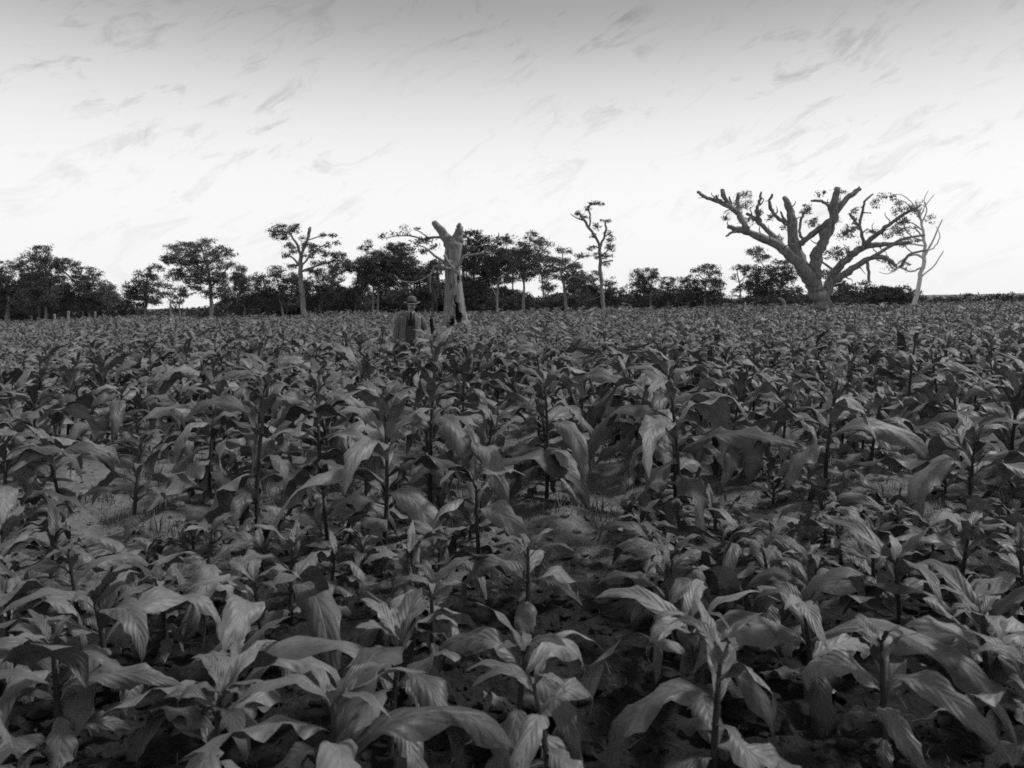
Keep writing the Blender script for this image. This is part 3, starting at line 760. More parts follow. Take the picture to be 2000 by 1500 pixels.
hl('root', [(872, 634, 8, -.4), (862, 646, 4.6, -.7), (856, 656, 2, -.8)], 10)
v, f = foliage([(748, 461, 8, 5), (770, 458, 8, 3), (787, 444, 5, 4), (795, 456, 7, 4), (822, 446, 9, 3), (815, 470, 13, 6), (835, 470, 10, 8), (805, 485, 9, 4), (830, 491, 13, 6), (851, 484, 8, 6), (975, 462, 5, 4)],
               YH, 0.16, 3.0, 0.26, 78, orgh)
link('crown', mesh_from('crown', v, f, M['fol_mid'], smooth=False), hollow)

# --- scrub under the trees and a fringe of dry grass: uncountable
def scrub():
    r = np.random.default_rng(5)
    bl_, lv = [], []
    allv, allf, off = [], [], 0
    PROF = list(zip(*[(-100, 560), (60, 570), (130, 565), (215, 575), (240, 592), (300, 602), (345, 603), (380, 600), (420, 590), (460, 575), (520, 575), (560, 568), (640, 566), (672, 556),
                      (700, 560), (760, 560), (850, 555), (920, 545), (960, 560), (1000, 570), (1040, 584), (1060, 584), (1090, 574), (1130, 565), (1160, 560), (1200, 565), (1230, 575),
                      (1260, 565), (1320, 570), (1370, 570), (1415, 575), (1425, 590), (1450, 588), (1480, 575), (1540, 575), (1555, 578), (1650, 575), (1690, 565), (1780, 562), (1800, 580), (2200, 570)]))
    for i in range(430):
        Y = r.uniform(92, 110)
        px = r.uniform(-120, 2120)
        x = (px - 1000) / F * Y
        top = np.interp(px, *PROF) + r.uniform(-4, 18)
        ztop = CAM_H + (HOR - top) / F * Y - tilt(x, Y)
        hh = max(0.8, float(ztop))
        z = tilt(x, Y) + hh * 0.5
        py = HOR - (z - CAM_H) / Y * F
        v, f = foliage([(px, py, r.uniform(14, 30), hh * 0.55 * F / Y)], Y, 0.44, 2.2, 0.5, i)
        allv.append(v); allf.append(f + off); off += len(v)
    o = link('scrub', mesh_from('scrub', np.vstack(allv), np.vstack(allf), M['scrub'], smooth=False))
    tag(o, 'dark low scrub filling in beneath the far trees', 'scrub', kind='stuff')
scrub()

def blades(name, n, sample, hgt, wid, mat, label, cat, seed):
    r = np.random.default_rng(seed)
    x, y = sample(r, n)
    n = len(x)
    z = gz(x, y)
    h = hgt * r.uniform(0.5, 1.3, n)
    a = r.uniform(0, 2 * PI, n)
    lean = h * r.uniform(0.05, 0.7, n)
    b = r.uniform(0, 2 * PI, n)
    w = wid * r.uniform(0.6, 1.4, n)
    p0 = np.stack([x, y, z - 0.02], 1)
    d = np.stack([np.cos(a), np.sin(a), np.zeros(n)], 1)
    ld = np.stack([np.cos(b), np.sin(b), np.zeros(n)], 1)
    up = np.array([0, 0, 1.0])[None, :]
    p1 = p0 + up * (h * 0.6)[:, None] + ld * (lean * 0.35)[:, None]
    p2 = p0 + up * h[:, None] * 0.95 + ld * lean[:, None]
    V = np.stack([p0 - d * w[:, None] / 2, p0 + d * w[:, None] / 2, p1 + d * w[:, None] * .4, p1 - d * w[:, None] * .4, p2 + d * w[:, None] * .08, p2 - d * w[:, None] * .08], 1).reshape(-1, 3)
    i0 = np.arange(n)[:, None] * 6
    Fq = np.concatenate([i0 + np.array([[0, 1, 2, 3]]), i0 + np.array([[3, 2, 4, 5]])], 0)
    o = link(name, mesh_from(name, V, Fq, mat))
    return tag(o, label, cat, kind='stuff')

def far_strip(r, n):
    y = r.uniform(66, 84, n); x = r.uniform(-0.72, 0.72, n) * y
    return x, y
blades('dry_grass', 13000, far_strip, 0.7, 0.06, M['grass'], 'strip of dry grass between the crop and the far trees', 'grass', 11)

# slim pale stems and stumps at the edge of the clearing
def stick(name, label, cat, pts, Y, mat, group=None, sides=8):
    x0 = (pts[0][0] - 1000) / F * Y
    org = Vector((x0, Y, tilt(x0, Y)))
    gy_px = HOR + (CAM_H - tilt(x0, Y) + 0.08) / Y * F
    if gy_px > pts[0][1]: pts = [(pts[0][0], gy_px, pts[0][2] * 1.1)] + list(pts)
    P_, R_ = smooth_path([P(a, b, Y) - org for a, b, c in pts], [c * Y / F for a, b, c in pts], 4)
    V, Fc = [], []
    tube(V, Fc, P_, R_, sides, .25, x0)
    o = link(name, mesh_from(name, V, Fc, M[mat]))
    o.location = org
    return tag(o, label, cat, group)
stick('post', 'slim pale post standing in the gap left of the spreading gum', 'post', [(333, 624, 2), (333, 588, 1.8)], 72, 'bark_pale')
stick('stump', 'short pale stump at the far left end of the field', 'stump', [(107, 630, 2.6), (106, 614, 2.2)], 70, 'bark_pale', 'stumps at the field edge')
stick('stump', 'pale stump below the broad low gum on the left', 'stump', [(133, 628, 2.8), (134, 608, 2.3)], 70, 'bark_pale', 'stumps at the field edge')
stick('stump', 'thin pale stump right of the twin stems on the left', 'stump', [(185, 627, 2.2), (186, 609, 1.8)], 71, 'bark_pale', 'stumps at the field edge')
stick('stump', 'pale leaning stump left of the big bare tree', 'stump', [(1532, 594, 3), (1526, 585, 3.2), (1521, 583, 2)], 64, 'bark_pale', 'stumps at the field edge')
stick('stump', 'thin black charred stump right of the hatted man', 'stump', [(846, 652, 4.2), (843, 634, 3.8), (842, 622, 3)], 24, 'char_shade', 'stumps at the field edge')

# ------------------------------------------------------------------ tobacco
def leaf_arrays(nu, nv, L, W, th0, th1, fold=0.35, wave=0.02, twist=0.0, bend=0.0, curl=0.25, pw=1.0, seed=0):
    r = random.Random(seed)
    t = np.linspace(0, 1, nu + 1)
    th = th0 + (th1 - th0) * t ** pw
    dx = np.cos(th); dz = np.sin(th)
    x = np.concatenate([[0], np.cumsum((dx[1:] + dx[:-1]) / 2)]) * L / nu
    z = np.concatenate([[0], np.cumsum((dz[1:] + dz[:-1]) / 2)]) * L / nu
    w = W / 2 * np.maximum(np.sin(PI * np.clip(t, 0, 1) ** 0.80), 0) ** 0.85
    w = w * (0.25 + 0.75 * np.clip(t / 0.22, 0, 1)) + 0.006 * (1 - t) + 0.0005
    v = np.linspace(-1, 1, nv + 1)
    p1, p2 = r.uniform(0, 6.28), r.uniform(0, 6.28)
    k1, k2 = r.uniform(2.2, 3.6), r.uniform(2.2, 3.6)
    fd = fold * (1 - 0.6 * t)
    out_ = np.zeros((nu + 1, nv + 1, 3))
    for j, vv in enumerate(v):
        av = abs(vv)
        ph, k = (p1, k1) if vv > 0 else (p2, k2)
        rag = 1 + 0.10 * np.sin(2 * PI * (k * 2.3) * t + ph * 2) * av + 0.07 * np.sin(2 * PI * (k * 4.1) * t + ph * 3) * av
        lat = w * vv * rag * np.cos(fd)
        up = w * av * np.sin(fd) - curl * w * av ** 3 + wave * av ** 2 * np.sin(2 * PI * k * t + ph) * (w / (W / 2)) \
            + 0.0018 * np.sin(2 * PI * (13 * t - 2.6 * av)) * 0.3 * (0.3 if av < .1 else 1)
        tw = twist * t
        la = lat * np.cos(tw) - up * np.sin(tw)
        ua = lat * np.sin(tw) + up * np.cos(tw)
        out_[:, j, 0] = x - np.sin(th) * ua
        out_[:, j, 1] = la + bend * t ** 2 * L
        out_[:, j, 2] = z + np.cos(th) * ua
    V = out_.reshape(-1, 3)
    uv = np.stack(np.meshgrid(t, (v + 1) / 2, indexing='ij'), -1).reshape(-1, 2)
    idx = np.arange((nu + 1) * (nv + 1)).reshape(nu + 1, nv + 1)
    Fq = np.stack([idx[:-1, :-1], idx[1:, :-1], idx[1:, 1:], idx[:-1, 1:]], -1).reshape(-1, 4)
    return V, Fq, uv

KINDS = ('up', 'mid', 'low')
NVAR = 14
lr = random.Random(21)
LEAFP = {}
for kd in KINDS:
    for i in range(NVAR):
        if kd == 'up':
            p = dict(L=lr.uniform(.48, .66), W=lr.uniform(.085, .13), th0=R(lr.uniform(58, 82)), th1=R(lr.uniform(-85, 10)), fold=.5, wave=.014, twist=lr.uniform(-.6, .6), bend=lr.uniform(-.15, .15), pw=lr.uniform(1.0, 1.6))
        elif kd == 'mid':
            p = dict(L=lr.uniform(.56, .84), W=lr.uniform(.105, .16), th0=R(lr.uniform(40, 74)), th1=R(lr.uniform(-115, -10)), fold=.35, wave=.030, twist=lr.uniform(-1.2, 1.2), bend=lr.uniform(-.22, .22), curl=lr.uniform(.15, .75), pw=lr.uniform(.8, 1.3))
        else:
            p = dict(L=lr.uniform(.46, .64), W=lr.uniform(.13, .19), th0=R(lr.uniform(5, 42)), th1=R(lr.uniform(-125, -35)), fold=.25, wave=.036, twist=lr.uniform(-1.3, 1.3), bend=lr.uniform(-.25, .25), curl=lr.uniform(.2, .8), pw=lr.uniform(.6, 1.0))
        p['seed'] = lr.randint(0, 9999)
        LEAFP[kd, i] = p
LEAFMESH = {}
for (kd, i), p in LEAFP.items():
    V, Fq, uv = leaf_arrays(18, 8, **p)
    LEAFMESH[kd, i] = mesh_from('leaf', V, Fq, M['leaf'], uv=uv)

def plan(h, n, droop, r, big=1.0):
    """leaf placements of one plant: (kind, variant, height, azimuth, scale, pitch)"""
    res = []
    az = r.uniform(0, 6.28)
    for i in range(n):
        f = i / (n - 1)
        z = h * (0.14 + 0.82 * f)
        g = f - droop * 0.25 + r.uniform(-.08, .08)
        kd = 'low' if g < 0.27 else ('mid' if g < 0.64 else 'up')
        sc = big * (0.88 + 0.25 * math.sin(PI * min(1, f * 1.15))) * (1.0 if f < .65 else 1.0 - (f - .65) * 1.25)
        sc *= r.uniform(.72, 1.18)
        if z < 0.30 and kd == 'low': sc *= 0.72
        res.append((kd, r.randrange(NVAR), z, az, sc, r.uniform(-.14, .14)))
        az += R(137.5) + r.uniform(-.35, .35)
    for i in range(3):      # young leaves closing over the growing tip
        res.append(('up', r.randrange(NVAR), h * (0.97 + .012 * i), az, big * r.uniform(.42, .66), r.uniform(.1, .35)))
        az += R(137.5)
    return res

def stalk_mesh(h, r, sides=7):
    lx, ly = r.uniform(-.11, .11) * h, r.uniform(-.11, .11) * h
    pts, rad = [], []
    for i in range(7):
        t = i / 6
        pts.append(Vector((lx * t * t, ly * t * t, h * t * 1.0 - 0.06 * (1 - t))))
        rad.append(0.018 * (1 - .55 * t) * (0.8 + .25 * h))
    V, Fc = [], []
    tube(V, Fc, pts, rad, sides, 0.15, r.uniform(0, 9))
    return mesh_from('stalk', V, Fc, M['stalk']), lx, ly

stalk_cache = {}
def build_plant(x, y, h, n, droop, seed, label, group, big=1.0, name='tobacco_plant'):
    r = random.Random(seed)
    z = float(gz(x, y)) - 0.01
    root = thing(name, label, 'tobacco plant', (x, y, z), group)
    root.rotation_euler = (r.uniform(-.09, .09), r.uniform(-.09, .09), 0)
    key = (round(h * 12), seed % 5)
    hq = key[0] / 12
    if key not in stalk_cache:
        stalk_cache[key] = stalk_mesh(hq, r)
    sm, lx, ly = stalk_cache[key]
    link('stalk', sm, root)
    for (kd, vi, zz, az, sc, pit) in plan(hq, n, droop, r, big):
        o = link('leaf', LEAFMESH[kd, vi], root)
        t = zz / hq
        o.location = (lx * t * t, ly * t * t, zz)
        o.rotation_euler = (r.uniform(-.2, .2), pit, az)
        o.scale = (sc, sc * r.uniform(.9, 1.1), sc)
    return root

# --- where the plants stand
MAN = P(796, 0, 15.0); MAN_X, MAN_Y = MAN.x, 15.0
hero_px = [  # base pixel, height m, leaves, droop, size, look
    (260, 1055, .68, 9, -.6, .72, 'small young tobacco plant with few narrow upright leaves'),
    (503, 1060, 1.10, 13, .2, 1.0, 'tall tobacco plant on a dark bare stalk'),
    (623, 990, .95, 12, .5, 1.0, 'tobacco plant with pale hanging leaves on a dark stalk'),
    (840, 1006, 1.24, 12, .1, 1.05, 'tallest front tobacco plant with long arching leaves'),
    (938, 1012, .86, 12, .0, 1.1, 'tobacco plant spreading broad dark leaves beside the furrow'),
    (410, 985, .74, 10, 1.2, .95, 'tobacco plant with leaves hanging straight down'),
    (1318, 992, .62, 10, .9, .9, 'low tobacco plant on the right side of the bare furrow'),
    (1240, 948, .86, 13, 1.3, 1.0, 'limp tobacco plant with folded hanging leaves beside the furrow'),
    (1425, 930, .90, 12, 1.0, 1.05, 'tobacco plant with a big bright drooping leaf'),
    (1530, 942, .80, 11, .6, .95, 'thin stalked tobacco plant in the front on the right'),
    (1610, 986, 1.0, 13, .5, 1.05, 'tall tobacco plant with a crumpled leaf at the bottom'),
    (1772, 876, 1.18, 13, .3, 1.0, 'tall dark stalked tobacco plant near the right edge'),
    (700, 852, 1.0, 12, .2, .95, 'tobacco plant with a straight bare stalk left of the middle'),
    (1132, 842, .72, 10, 1.5, 1.0, 'wilted tobacco plant hanging over the furrow'),
    (935, 1082, .50, 7, .6, .95, 'low broad leaved tobacco plant at the very front left of the furrow'),
    (120, 1010, .62, 9, .4, .9, 'low tobacco plant at the left corner of the field'),
    (1700, 930, .66, 10, .2, 1.0, 'broad leaved low tobacco plant at the right corner'),
    (640, 1062, .40, 8, .5, .7, 'stunted tobacco plant with few leaves left of the tallest front plant'),
]
used = []
plants = []
for i, (px, py, h, n, dr, big, look) in enumerate(hero_px):
    n += 3
    hz = HOR - TILT * (px - 1000)
    Y = CAM_H * F / (py - hz)
    x = (px - 1000) / F * Y
    plants.append(dict(x=x, y=Y, h=h, n=n, d=dr, big=big, label=look, seed=100 + i, hero=True))
    used.append((x, Y))
cr = random.Random(5)
cand = []
for k in range(-75, 76):
    y = 4.6 + cr.uniform(0, .7)
    while y < 68:
        xr = ROW_X0 + ROW_DX * k + ROW_K * (y - 6.0) + cr.uniform(-.12, .12)
        yy = y + cr.uniform(-.1, .1)
        y += cr.uniform(.56, .78) if y < 30 else cr.uniform(.62, .85)
        if abs(xr) > 0.70 * yy + 0.9: continue
        if yy - 0.10 * xr < 5.2: continue
        # the bare trodden furrow is wide near the camera
        # px position of the base
        bpx = 1000 + xr / yy * F; bpy_ = HOR - TILT * (bpx - 1000) + CAM_H / yy * F
        if 110 < bpx < 330 and 905 < bpy_ < 985: continue
        if 1720 < bpx < 1800 and bpy_ > 960: continue
        if bpy_ > 735 and abs(bpx - 1090 - (bpy_ - 600) * .13) < 6 + (bpy_ - 640) * .19: continue
        if min((xr - a) ** 2 + (yy - b) ** 2 for a, b in used) < .42 ** 2: continue
        if (xr - MAN_X) ** 2 + (yy - MAN_Y) ** 2 < .5 ** 2: continue
        if MAN_Y - .5 < yy < MAN_Y and abs(xr - MAN_X) < .3: continue
        if (xr - hx) ** 2 + (yy - YH) ** 2 < 1.9 ** 2: continue
        if (xr - bxx) ** 2 + (yy - YB) ** 2 < 1.9 ** 2: continue
        dr = cr.uniform(-.3, 1.0)
        bg_ = cr.uniform(.88, 1.12) * (1.14 if yy < 8.5 else 1.0)
        if yy < 11 and cr.random() < .07: continue
        lowside = 0.9 + 0.12 * math.sin(xr * .35 + yy * .2)
        h = cr.uniform(.58, 1.08) * lowside
        if cr.random() < .05: h *= 1.18
        if 27 < yy < YH and abs(xr - hx * yy / YH) < 1.1: h *= .55
        cand.append(dict(x=xr, y=yy, h=h, n=cr.randint(14, 19), d=dr, big=bg_, row=k, seed=cr.randint(0, 99999), hero=False))
for k in range(-9, 10):
    y = 2.35 + cr.uniform(0, .4)
    while y < 6.6:
        xr = 0.28 + 0.62 * k + ROW_K * (y - 6.0) + cr.uniform(-.12, .12)
        yy = y; y += cr.uniform(.34, .5)
        if abs(xr) > 0.70 * yy + .3 or yy - 0.10 * xr > 6.0: continue
        bx2 = 1000 + xr / yy * F; by2 = HOR - TILT * (bx2 - 1000) + CAM_H / yy * F
        if 110 < bx2 < 340 and 890 < by2 < 985: continue
        if by2 > 735 and yy > 4.2 and abs(bx2 - 1090 - (by2 - 600) * .13) < 5 + (by2 - 640) * .17: continue
        if abs(xr - .32) < .2 and yy > 3.2: continue
        if min((xr - a) ** 2 + (yy - b) ** 2 for a, b in used) < .3 ** 2: continue
        bpy_ = HOR + (CAM_H - .0) / yy * F
        if yy > 5.0 and min([9] + [(xr - q['x']) ** 2 + (yy - q['y']) ** 2 for q in cand if not q.get('young')]) < .34 ** 2: continue
        h = min(cr.uniform(.26, .46) + (.14 if yy > 4.9 else 0), max(.2, CAM_H - (1075 - HOR) / F * yy + cr.uniform(-.05, .12)))
        cand.append(dict(x=xr, y=yy, h=h, n=cr.randint(9, 13), d=cr.uniform(-.5, .8), big=cr.uniform(.55, .9) * (.65 + h), row=k, seed=cr.randint(0, 99999), hero=False, young=True))
cand.sort(key=lambda c: c['y'] + 0.15 * abs(c['x']) + (6 if abs(c['x']) > 0.667 * c['y'] + .25 else 0))
keep = 300 - len(plants)
near, far = cand[:keep], cand[keep:]

ORD = ['nearest', 'second', 'third', 'fourth', 'fifth', 'sixth', 'seventh', 'eighth', 'ninth', 'tenth', 'eleventh', 'twelfth', 'thirteenth', 'fourteenth', 'fifteenth']
rows = {}
young = [c for c in near if c.get('young')]
for c in sorted([c for c in near if not c.get('young')], key=lambda c: c['y']):
    rows.setdefault(c['row'], []).append(c)
for k, lst in rows.items():
    side = 'right' if k >= 0 else 'left'
    m = k if k >= 0 else -k - 1
    rw = 'row bordering the furrow on the %s' % side if m == 0 else '%s row %s of the furrow' % (ORD[m] if m < 15 else 'far', side)
    for j, c in enumerate(lst):
        look = 'drooping' if c['d'] > .6 else ('upright' if c['d'] < 0 else 'arching')
        tall = 'tall' if c['h'] > .92 else ('low' if c['h'] < .68 else 'leafy')
        if c['y'] < 9.3 and m < 15 and j < 15:
            c['label'] = '%s %s tobacco plant, %s of the %s' % (tall, look, ORD[j] if j else 'first', rw)
        else:
            bx_ = 1000 + c['x'] / c['y'] * F
            zone = ('at the left edge' if bx_ < 250 else 'below the tall spreading gum' if bx_ < 480 else 'below the pale forked gum' if bx_ < 680 else
                    'around the hatted man' if bx_ < 850 else 'below the old hollow gum' if bx_ < 1040 else 'below the lone tall thin tree' if bx_ < 1260 else
                    'below the low rounded trees' if bx_ < 1480 else 'below the big bare tree' if bx_ < 1700 else 'at the right edge')
            band = 'nearer than the man' if c['y'] < 12.5 else 'level with the man'
            c['label'] = 'tobacco plant crowded %s, %s' % (zone, band)
yrows = {}
for c in sorted(young, key=lambda c: c['y']):
    yrows.setdefault(c['row'], []).append(c)
for k, lst in yrows.items():
    side = 'right' if k >= 0 else 'left'
    m = k if k >= 0 else -k - 1
    for j, c in enumerate(lst):
        look = 'upright' if c['d'] < -.1 else ('spreading' if c['d'] < .3 else 'drooping')
        c['label'] = 'young %s tobacco plant, %s of the %s low row %s of the furrow' % (look, ORD[j] if j else 'first', ORD[m] if m else 'inmost', side)
for c in plants + near:
    build_plant(c['x'], c['y'], c['h'], c['n'], c['d'], c['seed'], c['label'], 'tobacco plants growing in rows', c['big'])

# --- the rest of the crop, far too many to count: one object of real leaves
def far_crop(lst):
    allV, allF, allU, off = [], [], [], 0
    tmpl = {}
    def template(lod, var):
        if (lod, var) in tmpl: return tmpl[lod, var]
        r = random.Random(lod * 100 + var)
        n = 15 if lod == 0 else 11
        nu, nv = (6, 2) if lod == 0 else (4, 2)
        Vs, Fs, Us, o = [], [], [], 0
        for (kd, vi, zz, az, sc, pit) in plan(1.0, n, r.uniform(-.3, .9), r, 1.0 if lod == 0 else 1.2):
            p = LEAFP[kd, vi]
            V, Fq, uv = leaf_arrays(nu, nv, **p)
            V = V * sc
            cp, sp = math.cos(pit), math.sin(pit)
            V = V @ np.array([[cp, 0, -sp], [0, 1, 0], [sp, 0, cp]])
            ca, sa = math.cos(az), math.sin(az)
            V = V @ np.array([[ca, sa, 0], [-sa, ca, 0], [0, 0, 1]])
            V = V + np.array([0, 0, zz])
            Vs.append(V); Fs.append(Fq + o); Us.append(uv); o += len(V)
        a = [(.014, 0, -.05), (-.007, .012, -.05), (-.007, -.012, -.05), (.006, 0, 1), (-.003, .005, 1), (-.003, -.005, 1)]
        Vs.append(np.array(a)); Us.append(np.full((6, 2), .5))
        Fs.append(np.array([[0, 1, 4, 3], [1, 2, 5, 4], [2, 0, 3, 5]]) + o)
        tmpl[lod, var] = (np.vstack(Vs), np.vstack(Fs), np.vstack(Us))
        return tmpl[lod, var]
    r = random.Random(3)
    for c in lst:
        lod = 0 if c['y'] < 32 else 1
        V, Fq, uv = template(lod, r.randrange(14))
        a = r.uniform(0, 6.28); ca, sa = math.cos(a), math.sin(a)
        k = c['h'] ** .5
        W = (V * np.array([k, k, c['h']])[None, :]) @ np.array([[ca, sa, 0], [-sa, ca, 0], [0, 0, 1]])
        W = W + np.array([c['x'], c['y'], float(gz(c['x'], c['y']))])[None, :]
        allV.append(W); allF.append(Fq + off); allU.append(uv); off += len(W)
    o = link('tobacco_crop', mesh_from('tobacco_crop', np.vstack(allV), np.vstack(allF), M['leaf'], uv=np.vstack(allU)))
    tag(o, 'tobacco crop covering the field beyond the man up to the trees', 'crop', kind='stuff')
far_crop(far)

# ------------------------------------------------------------------ loose things on the soil
def clods(name, n, sample, smin, smax, mat, label, seed):
    r = np.random.default_rng(seed)
    bm = bmesh.new(); bmesh.ops.create_icosphere(bm, subdivisions=1, radius=1.0)
    bv = np.array([v.co[:] for v in bm.verts]); bf = np.array([[v.index for v in f.verts] for f in bm.faces]); bm.free()
    x, y = sample(r, n); n = len(x)
    z = gz_full(x, y)
    s = smin * (smax / smin) ** (r.uniform(0, 1, n) ** 2.2)
    a = r.uniform(0, 2 * PI, n)
    jit = 1 + r.uniform(-.38, .38, size=(n, len(bv)))
    V = bv[None] * jit[:, :, None] * s[:, None, None] * np.stack([r.uniform(.7, 1.4, n), r.uniform(.7, 1.4, n), r.uniform(.45, .9, n)], 1)[:, None, :]
    ca, sa = np.cos(a), np.sin(a)
    X = V[:, :, 0] * ca[:, None] - V[:, :, 1] * sa[:, None]; Yv = V[:, :, 0] * sa[:, None] + V[:, :, 1] * ca[:, None]
    W = np.stack([X + x[:, None], Yv + y[:, None], V[:, :, 2] + (z + s * .2)[:, None]], -1).reshape(-1, 3)
    Fq = (bf[None] + (np.arange(n) * len(bv))[:, None, None]).reshape(-1, 3)
    o = link(name, mesh_from(name, W, Fq, mat, smooth=False))
    return tag(o, label, 'soil', kind='stuff')
def in_field(r, n):
    y = 5 + 13 * r.uniform(0, 1, n) ** 1.6; x = r.uniform(-.72, .72, n) * y
    k = y - .1 * x > 5.1
    return x[k], y[k]
def in_head(r, n):
    y = r.uniform(2.2, 5.6, n); x = r.uniform(-.8, .8, n) * y
    k = y - .1 * x < 5.2 + r.uniform(-.5, .3, n)
    return x[k], y[k]
clods('soil_clods', 4500, in_field, .006, .045, M['soil'], 'pale crumbled clods between the tobacco rows', 31)
clods('soil_clods', 6000, in_head, .004, .038, M['soil'], 'dark clods strewn over the ploughed ground in front', 32)

def weeds_at(r, n):
    cx = r.uniform(-4.2, 4.6, 90); cy = 5.2 + r.uniform(0, 3.5, 90) ** 1.0
    i = r.integers(0, 90, n)
    x = cx[i] + r.normal(0, .09, n); y = cy[i] + r.normal(0, .09, n)
    k = (y - .1 * x > 5.0)
    return x[k], y[k]
M['weed'] = mat_foliage('weed_blades', 0.07, 0.15)
blades('weeds', 5200, weeds_at, 0.13, 0.008, M['weed'], 'thin weeds and dry stems between the front plants', 'weeds', 13)


def straw_at(r, n):
    y = 2.3 + 4.5 * r.uniform(0, 1, n); x = r.uniform(-.75, .75, n) * y
    return x, y
def straw():
    r = np.random.default_rng(41)
    n = 2600
    x, y = straw_at(r, n)
    z = gz_full(x, y) + r.uniform(.004, .02, n)
    a = r.uniform(0, 2 * PI, n); L = .02 + .10 * r.uniform(0, 1, n) ** 2.5; w = r.uniform(.0006, .0018, n)
    d = np.stack([np.cos(a), np.sin(a), r.uniform(-.2, .2, n)], 1) * L[:, None]
    q = np.stack([-np.sin(a), np.cos(a), np.zeros(n)], 1) * w[:, None]
    p = np.stack([x, y, z], 1)
    up = np.array([[0, 0, .004]])
    V = np.stack([p - q, p + q, p + d * .5 + q + up, p + d * .5 - q + up, p + d + q, p + d - q], 1).reshape(-1, 3)
    i0 = np.arange(n)[:, None] * 6
    Fq = np.concatenate([i0 + np.array([[0, 1, 2, 3]]), i0 + np.array([[3, 2, 4, 5]])], 0)
    tag(link('straw', mesh_from('straw', V, Fq, M['straw'])), 'bits of broken dry stem lying about on the soil', 'straw', kind='stuff')
M['straw'] = mat_foliage('dry_stem', 0.025, 0.07)
straw()
# ------------------------------------------------------------------ the man standing in the crop
def cloth(name, lo, hi, rough=.9):
    return mat_noise(name, lo, hi, 38, rough, .15, .35, .004)
M['skin'] = mat_noise('skin', .25, .33, 20, .55, .35, .1, .002)
def striped(name, lo, hi):
    t = NT(name)
    c = t.coord('Object')
    sp = t.n('ShaderNodeSeparateXYZ'); t.l(c, sp.inputs[0])
    st = t.rng(t.math('SINE', t.math('MULTIPLY', sp.outputs[0], 2 * PI / .034)), .2, .8, .82, 1.3, True)
    n1 = t.noise(30, 5, .6, c)
    big = t.noise(6, 4, .6, c)
    t.grey(t.math('MULTIPLY', st, t.rng(n1, .3, .7, lo, hi)))
    t.rough(.95, .1)
    t.bump(t.math('ADD', n1, t.math('MULTIPLY', big, 3)), .8, .03)
    return t.m
M['coat'] = striped('coat_cloth', .12, .185)
M['vest'] = cloth('waistcoat_cloth', .055, .085)
M['trs'] = cloth('trouser_cloth', .045, .075)
M['shirt'] = cloth('shirt_cloth', .30, .40)
M['tie'] = cloth('tie_cloth', .012, .02)
M['felt'] = cloth('hat_felt', .09, .14)
M['band'] = cloth('hat_band', .012, .02)
M['shoe'] = mat_noise('shoe_leather', .015, .03, 10, .4, .5, .1, .002)
M['hair'] = mat_noise('hair', .10, .2, 60, .7, .2, .3, .002)

